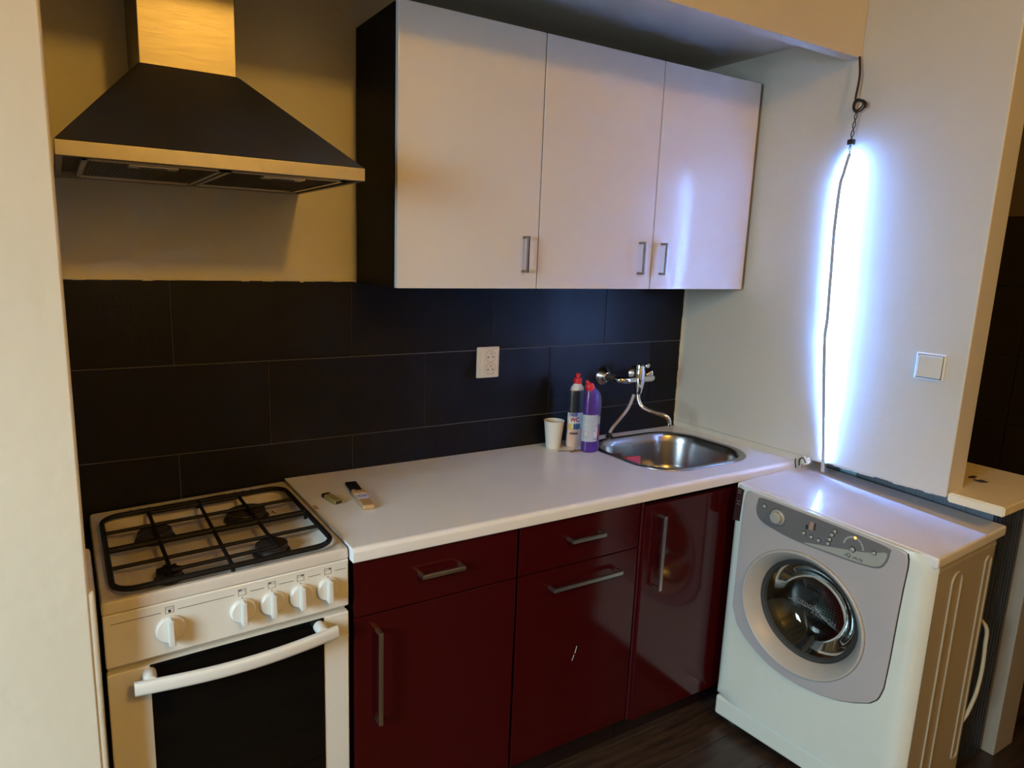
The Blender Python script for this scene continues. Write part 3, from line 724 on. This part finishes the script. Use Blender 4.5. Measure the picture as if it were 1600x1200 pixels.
# front shell: ring-shaped wall with a circular opening for the door, rounded vertical corners
DC = (0.264, 0.528); DR = 0.196
bm = bmesh.new()
def outline(n=72):
    out = []
    x0, x1, z0, z1 = 0.0, Wm, 0.104, 0.852
    for k in range(n):
        a = 2*math.pi*k/n; dx, dz = math.cos(a), math.sin(a); s = 1e9
        if dx > 1e-9: s = min(s, (x1-DC[0])/dx)
        if dx < -1e-9: s = min(s, (x0-DC[0])/dx)
        if dz > 1e-9: s = min(s, (z1-DC[1])/dz)
        if dz < -1e-9: s = min(s, (z0-DC[1])/dz)
        out.append((DC[0]+dx*s, DC[1]+dz*s))
    for cxx, czz in ((x0, z0), (x1, z0), (x0, z1), (x1, z1)):
        a = math.atan2(czz-DC[1], cxx-DC[0]) % (2*math.pi); k = int(round(a/(2*math.pi)*n)) % n; out[k] = (cxx, czz)
    return out
OUT = outline(); CIR = [(DC[0]+(DR-0.006)*math.cos(2*math.pi*k/72), DC[1]+(DR-0.006)*math.sin(2*math.pi*k/72)) for k in range(72)]
def dd(t):
    e = 0.028; r = 0.0
    if t < e: r = 0.018*(1-t/e)**2
    if t > Wm-e*1.4: r = 0.030*((t-Wm+e*1.4)/(e*1.4))**2
    return r
rings = []
for s in [0, 0.04, 0.09, 0.16, 0.3, 0.5, 0.75, 1.0]:
    rings.append([bm.verts.new(front_poly(o_[0]*(1-s)+c_[0]*s, o_[1]*(1-s)+c_[1]*s, dd(o_[0]*(1-s)+c_[0]*s))) for o_, c_ in zip(OUT, CIR)])
for a, b in zip(rings, rings[1:]):
    for k in range(72): bm.faces.new((a[k], a[(k+1) % 72], b[(k+1) % 72], b[k]))
back = [bm.verts.new(front_poly(o_[0], o_[1] if o_[1] < 0.8 else o_[1], 0.034)) for o_ in OUT]
for k in range(72): bm.faces.new((rings[0][k], rings[0][(k+1) % 72], back[(k+1) % 72], back[k]))
tun = [bm.verts.new(front_poly(c_[0], c_[1], 0.05)) for c_ in CIR]
for k in range(72): bm.faces.new((rings[-1][k], rings[-1][(k+1) % 72], tun[(k+1) % 72], tun[k]))
frt = wf_('front_panel', bm, wm_white, angle=50)
# lid
wf_('lid', bx(bmesh.new(), 0.012, 0.452, -Wm-0.002, 0.002, 0.822, 0.855, bev=0.007, seg=4), wm_top)
# kick plate
wf_('kick_plate', bx(bmesh.new(), 0.004, 0.034, -Wm+0.004, -0.004, 0.030, 0.101, bev=0.010, seg=4), wm_white)
for xx, yy in ((0.06, -0.05), (0.06, -Wm+0.05), (Dm-0.05, -0.05), (Dm-0.05, -Wm+0.05)):
    bm = bmesh.new(); lathe(bm, [(0.020, 0.0), (0.020, 0.012), (0.010, 0.016), (0.010, 0.03)], 16, M=Matrix.Translation((xx, yy, 0)))
    link('foot', bm, rubber, wm)
Mf = basis((0, 0, 0), (0, -1, 0), (0, 0, 1), (-1, 0, 0))   # (t, z, outwards)
# fascia with circular hole
fas = [(0.040, 0.800), (0.038, 0.62), (0.038, 0.447), (0.060, 0.392), (0.095, 0.360), (0.14, 0.333), (0.185, 0.314), (0.237, 0.304), (0.295, 0.302), (0.349, 0.309), (0.40, 0.322), (0.448, 0.343), (0.490, 0.368), (0.510, 0.392), (0.520, 0.432), (0.524, 0.52), (0.527, 0.65), (0.530, 0.744), (0.533, 0.800), (0.532, 0.838), (0.522, 0.8475), (0.40, 0.8485), (0.20, 0.8485), (0.06, 0.848), (0.044, 0.838)]
def resample(poly, n=72):
    out = []
    for k in range(n):
        a = 2*math.pi*k/n; d = Vector((math.cos(a), math.sin(a))); best = None
        for i in range(len(poly)):
            p = Vector(poly[i])-Vector(DC); q = Vector(poly[(i+1) % len(poly)])-Vector(DC); e = q-p
            den = d.x*e.y-d.y*e.x
            if abs(den) < 1e-9: continue
            s = (p.x*e.y-p.y*e.x)/den; u = (p.x*d.y-p.y*d.x)/den
            if s > 0 and -1e-6 <= u <= 1+1e-6 and (best is None or s > best): best = s
        out.append((DC[0]+d.x*best, DC[1]+d.y*best))
    return out
def annulus(bm, outp, rad, d0, d1, edge=0.004, n=144):
    cir = [(DC[0]+rad*math.cos(2*math.pi*k/n), DC[1]+rad*math.sin(2*math.pi*k/n)) for k in range(n)]
    lv = []
    lv.append([bm.verts.new(Mf @ Vector((o_[0], o_[1], d0))) for o_ in outp])
    lv.append([bm.verts.new(Mf @ Vector((o_[0], o_[1], d1-edge*0.6))) for o_ in outp])
    for s, dz_ in ((0.03, 0), (0.5, 0.001), (1.0, 0.0)):
        lv.append([bm.verts.new(Mf @ Vector((o_[0]*(1-s)+c_[0]*s, o_[1]*(1-s)+c_[1]*s, d1+dz_))) for o_, c_ in zip(outp, cir)])
    lv.append([bm.verts.new(Mf @ Vector((c_[0], c_[1], d0))) for c_ in cir])
    for a, b in zip(lv, lv[1:]):
        for k in range(n): bm.faces.new((a[k], a[(k+1) % n], b[(k+1) % n], b[k]))
RS = resample(fas, 144)
gapo = [(DC[0]+(p[0]-DC[0])*1.010, DC[1]+(p[1]-DC[1])*(1.010 if p[1] < 0.8 else 1.0)) for p in RS]
bm = bmesh.new(); annulus(bm, gapo, DR, -0.004, 0.0012, 0.001); wf_('fascia_gap', bm, gap_m, frt)
bm = bmesh.new(); annulus(bm, RS, DR-0.001, -0.004, 0.006); fsc = wf_('fascia', bm, wm_fascia, angle=50)
# control strip
st = loop_smooth([(0.103, 0.842), (0.090, 0.825), (0.089, 0.790), (0.110, 0.768), (0.160, 0.758), (0.230, 0.752), (0.343, 0.756), (0.422, 0.762), (0.466, 0.772), (0.483, 0.795), (0.488, 0.825), (0.478, 0.840), (0.36, 0.844), (0.20, 0.844)], 4)
bm = bmesh.new(); prism(bm, st, Mf, 0.004, 0.0080, bev=0.0006); cs = wf_('control_strip', bm, wm_strip, fsc)
dk = [(0.250, 0.7560), (0.335, 0.7600), (0.420, 0.7660), (0.462, 0.776), (0.478, 0.797), (0.481, 0.824), (0.452, 0.812), (0.42, 0.800), (0.37, 0.787), (0.31, 0.772)]
bm = bmesh.new(); prism(bm, loop_smooth(dk, 3), Mf, 0.0080, 0.0084); wf_('light_inlay', bm, wm_strip2, fsc)
Mr = Mf @ Matrix.Translation((0.162, 0.802, 0.008))
bm = bmesh.new(); lathe(bm, [(0.0225, 0.0), (0.0225, 0.003), (0.019, 0.005), (0.0178, 0.016), (0.015, 0.019), (0.0, 0.0195)], 36, M=Mr, cap1=False); wf_('programme_dial', bm, wm_strip2, fsc)
bm = bmesh.new()
for k in range(16):
    a = 2*math.pi*k/16; bx(bm, -0.0018, 0.0018, -0.0018, 0.0018, 0, 0.0003, rot=None)
    for v in bm.verts[-8:] if False else []: pass
bm.free(); bm = bmesh.new()
for k in range(16):
    a = 2*math.pi*k/16; lathe(bm, [(0.0016, 0), (0.0016, 0.0004)], 6, M=Mr @ Matrix.Translation((0.0265*math.cos(a), 0.0265*math.sin(a), 0.0)))
for k in range(3):
    for j in range(3): bx(bm, -0.0084, -0.0080, -(0.288+0.011*k), -(0.285+0.011*k), 0.802+0.010*j+0.004*k*0, 0.8030+0.010*j)
for a in ((0.252, 0.258, 0.800, 0.815), (0.277, 0.281, 0.806, 0.828)): bx(bm, -0.0084, -0.008, -a[1], -a[0], a[2], a[3])
wf_('dial_marks', bm, black_print, fsc)['kind'] = 'stuff'
bm = bmesh.new(); prism(bm, [(0.262, 0.803), (0.272, 0.803), (0.274, 0.828), (0.264, 0.828)], Mf, 0.0078, 0.0085); wf_('digit_window', bm, mat('amber_print', (0.45, 0.27, 0.20), 0.4), fsc)
for t_, z_ in ((0.115, 0.820), (0.249, 0.786), (0.272, 0.783), (0.295, 0.782), (0.323, 0.784), (0.326, 0.798), (0.331, 0.814), (0.338, 0.828), (0.392, 0.796), (0.449, 0.810)):
    rb = 0.0052 if t_ != 0.392 else 0.0066
    bm = bmesh.new(); lathe(bm, [(rb*1.35, 0), (rb*1.3, 0.001), (rb, 0.001)], 18, M=Mf @ Matrix.Translation((t_, z_, 0.0082))); wf_('button_surround', bm, gap_m, fsc)
    bm = bmesh.new(); lathe(bm, [(rb, 0.001), (rb, 0.003), (rb*0.6, 0.0042), (0, 0.0045)], 18, M=Mf @ Matrix.Translation((t_, z_, 0.0082)), cap1=False); wf_('button', bm, wm_strip2, fsc)
bm = bmesh.new()
for k in range(13):
    if k == 6: continue
    a = math.radians(170-160*k/12); lathe(bm, [(0.0030, 0), (0.0026, 0.0004)], 8, M=Mf @ Matrix.Translation((0.393+0.027*math.cos(a), 0.802+0.030*math.sin(a), 0.0082)))
wf_('progress_arc', bm, pale_print, fsc)
bm = bmesh.new(); lathe(bm, [(0.0042, 0), (0.0036, 0.0006)], 12, M=Mf @ Matrix.Translation((0.395, 0.832, 0.0083))); wf_('indicator_light', bm, orange_led, fsc)
for body_, size, tt, zz, m_ in (('a', 0.010, 0.3745, 0.7735, black_print), ('Q', 0.015, 0.3835, 0.7745, black_print), ('uALTIS', 0.0095, 0.4085, 0.7740, black_print)):
    o = text('lettering', body_, size, Mf @ Matrix.Translation((tt, zz, 0.0087)), m_, fsc, sx=1.0)
    for v in o.data.vertices: v.co.z *= 1+SH*v.co.y
# door: ring, rubber, glass bowl, drum
bm = bmesh.new(); Md = Mf @ Matrix.Translation((DC[0], DC[1], 0))
lathe(bm, [(DR-0.003, -0.002), (DR-0.001, 0.010), (DR-0.004, 0.014), (DR-0.010, 0.0135), (DR-0.026, -0.006), (DR-0.036, -0.026), (DR-0.041, -0.038)], 96, M=Md, cap0=False, cap1=False)
dr = wf_('door_ring', bm, wm_ring, angle=60)
bm = bmesh.new(); lathe(bm, [(DR-0.038, -0.036), (DR-0.044, -0.032), (DR-0.052, -0.034), (DR-0.056, -0.045), (DR-0.06, -0.070)], 72, M=Md, cap0=False, cap1=False); wf_('door_seal', bm, rubber)
glass = mat('smoked_door_glass', (0.30, 0.32, 0.31), 0.03)
nt = glass.node_tree; b = nt.nodes['Principled BSDF']; tr = nt.nodes.new('ShaderNodeBsdfTransparent'); mx = nt.nodes.new('ShaderNodeMixShader'); lw = nt.nodes.new('ShaderNodeLayerWeight')
tr.inputs[0].default_value = (0.45, 0.48, 0.46, 1); lw.inputs['Blend'].default_value = 0.35
gl = nt.nodes.new('ShaderNodeBsdfGlossy'); gl.inputs['Roughness'].default_value = 0.04; gl.inputs[0].default_value = (0.8, 0.85, 0.85, 1)
mrn = nt.nodes.new('ShaderNodeMapRange'); mrn.inputs['To Min'].default_value = 0.05; mrn.inputs['To Max'].default_value = 0.7
nt.links.new(lw.outputs['Fresnel'], mrn.inputs[0]); nt.links.new(mrn.outputs[0], mx.inputs[0])
nt.links.new(tr.outputs[0], mx.inputs[1]); nt.links.new(gl.outputs[0], mx.inputs[2]); nt.links.new(mx.outputs[0], nt.nodes['Material Output'].inputs[0])
bm = bmesh.new(); lathe(bm, [(DR-0.042, -0.036), (0.145, -0.040), (0.125, -0.058), (0.110, -0.085), (0.085, -0.100), (0.05, -0.106), (0.0, -0.108)], 72, M=Md, cap0=False, cap1=False)
gb = wf_('door_glass_bowl', bm, glass, dr, angle=80)
# drum with perforations
nt = drum_m.node_tree; vo = nt.nodes.new('ShaderNodeTexVoronoi'); vo.inputs['Scale'].default_value = 95; vo.inputs['Randomness'].default_value = 0.0
rp = nt.nodes.new('ShaderNodeValToRGB'); rp.color_ramp.elements[0].position = 0.30; rp.color_ramp.elements[1].position = 0.36
rp.color_ramp.elements[0].color = (0.01, 0.01, 0.01, 1); rp.color_ramp.elements[1].color = (0.24, 0.26, 0.24, 1)
tcn = nt.nodes.new('ShaderNodeTexCoord'); nt.links.new(tcn.outputs['Object'], vo.inputs['Vector'])
nt.links.new(vo.outputs['Distance'], rp.inputs[0]); nt.links.new(rp.outputs[0], nt.nodes['Principled BSDF'].inputs['Base Color'])
bm = bmesh.new(); lathe(bm, [(0.150, -0.075), (0.205, -0.085), (0.205, -0.33), (0.19, -0.345), (0.0, -0.35)], 64, M=Md, cap0=False, cap1=False)
dm = wf_('drum', bm, drum_m, angle=50)
for k in range(3):
    a0 = math.radians(95+120*k); bm = bmesh.new(); pr = []
    for s_ in range(9):
        u = -0.22+0.44*s_/8; rr_ = 0.203-0.055*math.cos(u/0.22*math.pi/2)
        pr.append((rr_*math.cos(a0+u), rr_*math.sin(a0+u)))
    prism(bm, pr, Md, -0.33, -0.09); wf_('drum_paddle', bm, strip_m, dm)
for body_, size, tt, zz in (('Hotpoint', 0.026, 0.262, 0.553), ('ARISTON', 0.019, 0.318, 0.532)):
    o = text('lettering', body_, size, Mf @ Matrix.Translation((tt, zz, -0.030)) @ Matrix.Rotation(-0.10, 4, 'Z'), grey_print, gb)
    for v in o.data.vertices: v.co.z *= 1+SH*v.co.y
bm = bmesh.new(); prism(bm, [(0.205, 0.545), (0.310, 0.541), (0.310, 0.5435), (0.205, 0.5475)], Mf, -0.0300, -0.0297); wf_('glass_line', bm, grey_print, gb)
bm = bmesh.new(); prism(bm, [(0.009, 0.842), (0.033, 0.842), (0.028, 0.735), (0.004, 0.732)], Mf @ Matrix.Translation((0, 0, 0)), -0.012, 0.0005)
lab(wf_('sticker', bm, sticker_m), 'maroon information sticker')
bm = bmesh.new()
for z_ in (0.836, 0.828, 0.800, 0.790): bx(bm, -0.0009, -0.0004, -0.025, -0.013, z_-0.0012, z_+0.0012)
wf_('sticker_print', bm, grey_print)['kind'] = 'stuff'
# drain hose behind the machine
bm = bmesh.new(); tube(bm, smooth_path([(1.700, -1.13, 0.56), (1.738, -1.178, 0.52), (1.745, -1.185, 0.45), (1.738, -1.19, 0.36), (1.722, -1.188, 0.28), (1.704, -1.170, 0.20), (1.69, -1.12, 0.17)], 6), 0.0055, 10)
o = link('drain_hose', bm, hose_m); o.data.transform((Matrix.Translation((1.283, -0.609, 0)) @ Matrix.Rotation(0.0636, 4, 'Z')).inverted()); o.parent = wm; lab(o, 'thin cream hose')

# ------------------------------------------------------------------ counter of the opening: slab, cladding, post
sl = thing('breakfast_bar_slab', 'cream stone slab sill sticking out of the opening behind the washing machine', 'sill', (1.84, -1.1, 0.89))
bm = bmesh.new(); prism(bm, [(W+0.004, -1.2135), (2.05, -1.195), (2.05, -0.90), (W+0.10, -0.90), (W+0.10, -1.0675), (W+0.004, -1.0675)], Matrix.Identity(4), 0.884, 0.913)
bmesh.ops.bevel(bm, geom=bm.edges[:], offset=0.004, segments=3, affect='EDGES')
o = link('slab', bm, sill_m, sl); o.data.transform(Matrix.Translation((-1.84, 1.1, -0.89)))
bp = thing('bar_base', 'dark blue ribbed cladding panel under the cream slab behind the washing machine', 'panel', (1.86, -0.9, 0))
O = Vector(bp.location)
def bf(name, bm, m_, parent=bp, **k):
    o = link(name, bm, m_, parent, **k); o.data.transform(Matrix.Translation(-O)); return o
bf('backing_panel', bx(bmesh.new(), 1.780, 1.80, -1.135, -0.605, 0.0, 0.884), blue_board)
bf('side_backing', bx(bmesh.new(), 1.783, 1.945, -1.145, -1.1355, 0.0, 0.878), blue_rib)
x = 1.785
for k in range(8):
    bf('cladding_rib', bx(bmesh.new(), x, x+0.014, -1.152, -1.1455, 0.0, 0.876, bev=0.002, seg=1), blue_rib); x += 0.020
bf('joint_strip', bx(bmesh.new(), 1.774, 1.780, -1.060, -1.054, 0.6, 0.882), nickel)
lab(bf('striped_sticker', bx(bmesh.new(), 1.7775, 1.780, -0.715, -0.655, 0.80, 0.870), barcode_m), 'blue striped sticker')
po = tag(link('door_post', bx(bmesh.new(), 1.955, 2.085, -1.185, -1.05, 0.0, 0.882, bev=0.003), post_m), 'cream painted post under the far end of the slab', 'post')
# chips / insects on the slab
for i, (x_, y_, r_) in enumerate(((1.858, -1.034, 0.3), (1.832, -1.066, -0.5))):
    bm = bmesh.new(); bmesh.ops.create_icosphere(bm, subdivisions=2, radius=0.010)
    for v in bm.verts:
        v.co = Vector((v.co.x*(1.5+0.5*math.sin(v.co.y*300)), v.co.y*0.6, v.co.z*0.4+0.0035))*(1+0.15*math.sin(v.co.x*700+i))
    o = link('debris', bm, mat('dark_debris', (0.025, 0.012, 0.008), 0.7)) if i == 0 else link('debris', bm, bpy.data.materials['dark_debris'])
    o.location = (x_, y_, 0.9135); o.rotation_euler = (0, 0, r_-0.6)
    tag(o, ['small dark brown crumb at the foot of the wall on the cream slab', 'small dark brown crumb further out on the cream slab'][i], 'crumb', 'crumbs on the slab')
# loose filler / pipe end between worktop and wall
o = thing('plaster_lump', 'broken plaster lump with wire ends at the worktop corner by the light strip', 'plaster', (1.615, -0.625, 0.89))
bm = bmesh.new(); bmesh.ops.create_icosphere(bm, subdivisions=3, radius=0.017)
for v in bm.verts: v.co = Vector((v.co.x*0.6, v.co.y*1.25, v.co.z*0.9))*(1+0.22*math.sin(v.co.y*420)*math.cos(v.co.z*380+1))
link('lump', bm, plaster, o)
bm = bmesh.new(); tube(bm, smooth_path([(-0.008, 0.015, -0.02), (-0.014, 0.012, 0.004), (-0.012, 0.0, 0.010), (-0.012, -0.010, -0.004)], 4), 0.002, 8); tube(bm, smooth_path([(-0.012, 0.024, -0.03), (-0.016, 0.026, -0.008), (-0.010, 0.03, 0.000)], 4), 0.0022, 8); link('wire_end', bm, cable_m, o)

# ------------------------------------------------------------------ small things on the worktop
cu = tag(link('paper_cup', lathe(lathe(bmesh.new(), [(0.0, 0.0012), (0.0245, 0.0012), (0.0245, 0.0), (0.0255, 0.001), (0.0355, 0.098), (0.0368, 0.099), (0.0368, 0.101), (0.0345, 0.101), (0.0342, 0.098), (0.0245, 0.004), (0.0, 0.004)], 40, cap0=False, cap1=False), [(0.001, 0.0045), (0.0005, 0.0046)], 6), paper_cup), 'empty white paper cup standing on the worktop left of the bottles', 'cup')
cu.location = (0.948, -0.077, ZT+0.0003)
# white bottle with black upper label
b1 = thing('cleaner_bottle', 'cleaner bottle with black upper label, WC lettering and red cap behind the purple bottle', 'bottle', (1.033, -0.092, ZT+0.0003), 0.0)
bm = bmesh.new(); lathe(bm, [(0.0, 0.0), (0.030, 0.0), (0.034, 0.004), (0.0350, 0.03), (0.0335, 0.09), (0.0325, 0.15), (0.0325, 0.19), (0.030, 0.207), (0.024, 0.216), (0.0, 0.2165)], 40, cap0=False, cap1=False, sy=0.62); link('bottle_body', bm, peach, b1)
def sleeve(name, z0_, z1_, m_, parent, ra, rb, sy, a0, a1, off=0.0006, n=24, dxy=(0, 0)):
    bm = bmesh.new(); lo, hi = [], []
    for k in range(n+1):
        a = a0+(a1-a0)*k/n
        lo.append(bm.verts.new(((ra+off)*math.cos(a)+dxy[0], (ra*sy+off)*math.sin(a)+dxy[1], z0_))); hi.append(bm.verts.new(((rb+off)*math.cos(a)+dxy[0], (rb*sy+off)*math.sin(a)+dxy[1], z1_)))
    for k in range(n): bm.faces.new((lo[k], lo[k+1], hi[k+1], hi[k]))
    return link(name, bm, m_, parent)
FA, FB = math.radians(180), math.radians(360)
bl = sleeve('upper_label', 0.128, 0.196, navy_label, b1, 0.0328, 0.0322, 0.62, 0, 2*math.pi, n=40)
sleeve('shoulder_label', 0.1955, 0.2085, navy_label, b1, 0.0326, 0.0305, 0.62, 0, 2*math.pi, n=40)
wl_ = sleeve('lower_label', 0.072, 0.128, label_w, b1, 0.0341, 0.0328, 0.62, 0, 2*math.pi, n=40)
bm = bmesh.new(); lathe(bm, [(0.025, 0.213), (0.024, 0.218), (0.015, 0.229), (0.014, 0.232)], 28, sy=0.85); link('collar', bm, white_plastic, b1)
bm = bmesh.new(); lathe(bm, [(0.0135, 0.232), (0.0145, 0.236), (0.0145, 0.250), (0.012, 0.253), (0.007, 0.254), (0.0062, 0.258), (0.0085, 0.260), (0.0085, 0.266), (0.004, 0.270)], 28); link('cap', bm, red_plastic, b1)
def wrap(o, r, sy, a_c, zc_, off=0.0012, c=(0, 0)):
    """bend flat lettering (x, y=height) round an elliptic bottle"""
    for v in o.data.vertices:
        a = a_c+v.co.x/r; h = v.co.y
        v.co = Vector(((r+off)*math.cos(a)+c[0], (r*sy+off)*math.sin(a)+c[1], zc_+h))
    return o
I4 = Matrix.Identity(4); AC = math.radians(255)
for bd, sz, z_, m_, parent, sxx in (('nell', 0.026, 0.123, blue_print, b1, 0.95), ('WC', 0.022, 0.103, red_print, b1, 1.0), ('CITRON', 0.009, 0.052, black_print, b1, 1.0)):
    o = text('lettering', bd, sz, I4, m_, parent, sx=sxx, bold=0.0006); wrap(o, 0.0340, 0.62, math.radians({'nell': 226, 'WC': 238, 'CITRON': 232}[bd]), z_)
bm = bmesh.new(); pts = rrect(-0.001, 0, 0.0075, 0.012, 0.0055, 4); prism(bm, pts, I4, 0, 0.0004); bmesh.ops.subdivide_edges(bm, edges=bm.edges, cuts=1)
o = link('yellow_badge', bm, yellow_print, b1); wrap(o, 0.0342, 0.62, math.radians(206), 0.078)
bm = bmesh.new(); bx(bm, -0.012, 0.016, -0.010, 0.010, 0, 0.0004); bmesh.ops.subdivide_edges(bm, edges=bm.edges, cuts=3, use_grid_fill=True)
o = link('blue_patch', bm, mat('blue_patch', (0.12, 0.24, 0.42), 0.5), b1); wrap(o, 0.0343, 0.62, math.radians(250), 0.078, off=0.0009)
# purple angled-neck bottle
b2 = thing('toilet_cleaner_bottle', 'purple angled-neck cleaner bottle with pale label and red cap', 'bottle', (1.042, -0.168, ZT+0.0003), 0.0)
ro = Matrix.Rotation(math.radians(0), 4, 'Z')
prof = [(0.0, 0.0), (0.031, 0.0), (0.035, 0.004), (0.036, 0.012), (0.0355, 0.034), (0.0345, 0.037), (0.0345, 0.138), (0.0355, 0.141), (0.0355, 0.170), (0.0345, 0.190), (0.031, 0.206), (0.026, 0.217), (0.020, 0.226), (0.0155, 0.231), (0.0, 0.232)]
offs = [(0, 0)]*8+[(0.000, 0), (0.000, 0), (-0.001, 0), (-0.004, 0), (-0.008, 0), (-0.012, 0), (-0.012, 0)]
bm = bmesh.new(); lathe(bm, prof, 44, cap0=False, cap1=False, sy=0.72, offs=offs)
link('bottle_body', bm, purple, b2)
bm = bmesh.new(); Mn = Matrix.Translation((-0.012, 0, 0.226)) @ Matrix.Rotation(math.radians(-32), 4, 'Y')
lathe(bm, [(0.017, 0.0), (0.0165, 0.013), (0.012, 0.019), (0.0065, 0.024), (0.0055, 0.033), (0.003, 0.036)], 28, M=Mn); link('cap', bm, red_plastic, b2)
sleeve('label', 0.040, 0.136, label_m, b2, 0.0345, 0.0345, 0.72, math.radians(140), math.radians(286), off=0.0008, n=36)
sleeve('label_tab', 0.102, 0.130, label_m, b2, 0.0345, 0.0355, 0.72, math.radians(286), math.radians(306), off=0.0018, n=8)
sleeve('barcode_panel', 0.043, 0.088, label_w, b2, 0.0345, 0.0345, 0.72, math.radians(257), math.radians(284), off=0.0012, n=8)
bm = bmesh.new()
for k in range(8): bx(bm, -0.0075+0.002*k, -0.0066+0.002*k, -0.004, 0.004, 0, 0.0003)
bx(bm, -0.0075, 0.0075, 0.006, 0.0092, 0, 0.0003)
wrap(link('barcode', bm, black_print, b2), 0.0345, 0.72, math.radians(270.5), 0.049, off=0.0014)
o = text('lettering', 'C', 0.014, I4, blue_print, b2, bold=0.0003); wrap(o, 0.0345, 0.72, math.radians(266), 0.080, off=0.0014)
bm = bmesh.new()
pts = [(0.012*math.cos(2*math.pi*k/24), 0.012*math.sin(2*math.pi*k/24), 0) for k in range(24)]; tube(bm, pts, 0.0006, 5, closed=True)
wrap(link('round_mark', bm, red_print, b2), 0.0345, 0.72, math.radians(205), 0.067, off=0.0010)
bm = bmesh.new()
for k in range(6): bx(bm, -0.008, 0.006-0.002*(k % 3), 0.004*k, 0.004*k+0.0008, 0, 0.0003)
wrap(link('fine_print', bm, pale_print, b2), 0.0345, 0.72, math.radians(235), 0.090, off=0.0010)
bm = bmesh.new(); bx(bm, -0.005, 0.005, -0.012, 0.012, 0, 0.0004); bmesh.ops.subdivide_edges(bm, edges=bm.edges, cuts=2, use_grid_fill=True)
wrap(link('red_patch', bm, red_print, b2), 0.0345, 0.72, math.radians(296), 0.066, off=0.0010)
# lighter
lt = thing('lighter', 'olive green plastic lighter lying on the worktop close to the hob', 'lighter', (0.0635, -0.250, ZT), math.radians(9))
link('case', bx(bmesh.new(), -0.012, 0.012, -0.043, 0.022, 0.0, 0.013, bev=0.0045, seg=3), olive, lt)
link('hood_cap', bx(bmesh.new(), -0.0115, 0.0115, 0.0225, 0.036, 0.001, 0.012, bev=0.003, seg=2), cast, lt)
link('dark_end_base', bx(bmesh.new(), -0.009, 0.009, -0.0438, -0.041, 0.003, 0.0105, bev=0.001), burner_m, lt)  # dark base piece closing the end of the case
# knife-like scraper
br = thing('scraper', 'short scraper with black blade guard and pale wooden handle lying right of the lighter', 'scraper', (0.143, -0.255, ZT), math.radians(-8))
link('blade_cover', bx(bmesh.new(), -0.016, 0.016, 0.025, 0.112, 0.0, 0.008, bev=0.001), cast, br)
link('ferrule', bx(bmesh.new(), -0.018, 0.018, -0.014, 0.026, 0.0, 0.015, bev=0.005, seg=3), wood_pale, br)
link('ferrule_slot', bx(bmesh.new(), -0.008, 0.010, 0.012, 0.020, 0.0146, 0.0156), cast, br)
link('handle', bx(bmesh.new(), -0.0165, 0.0165, -0.112, -0.013, 0.0, 0.0135, bev=0.0045, seg=3), wood_pale, br)
link('paper_label', bx(bmesh.new(), -0.015, 0.015, -0.056, -0.018, 0.0134, 0.0140), label_w, br)
text('lettering', 'CZ', 0.018, Matrix.Translation((0, -0.037, 0.0143)), blue_print, br)
# dried twig
bm = bmesh.new(); random.seed(3)
tube(bm, smooth_path([(-0.045, 0.012, 0.002), (-0.02, 0.004, 0.003), (0.0, 0.0, 0.003), (0.02, -0.008, 0.003)], 4), 0.0014, 6)
for k in range(7):
    x_ = -0.005+0.006*k; y_ = random.uniform(-0.012, 0.006)
    tube(bm, [(x_, y_, 0.002), (x_+random.uniform(0.004, 0.012), y_+random.uniform(-0.008, 0.008), 0.005), (x_+0.012, y_+random.uniform(-0.01, 0.01), 0.003)], [0.0012, 0.0034, 0.0008], 6)
o = link('dried_twig', bm, debris_m); o.location = (0.972, -0.150, ZT+0.0003); o.rotation_euler = (0, 0, -0.3)
tag(o, 'small brown dried twig on the worktop in front of the paper cup', 'twig')
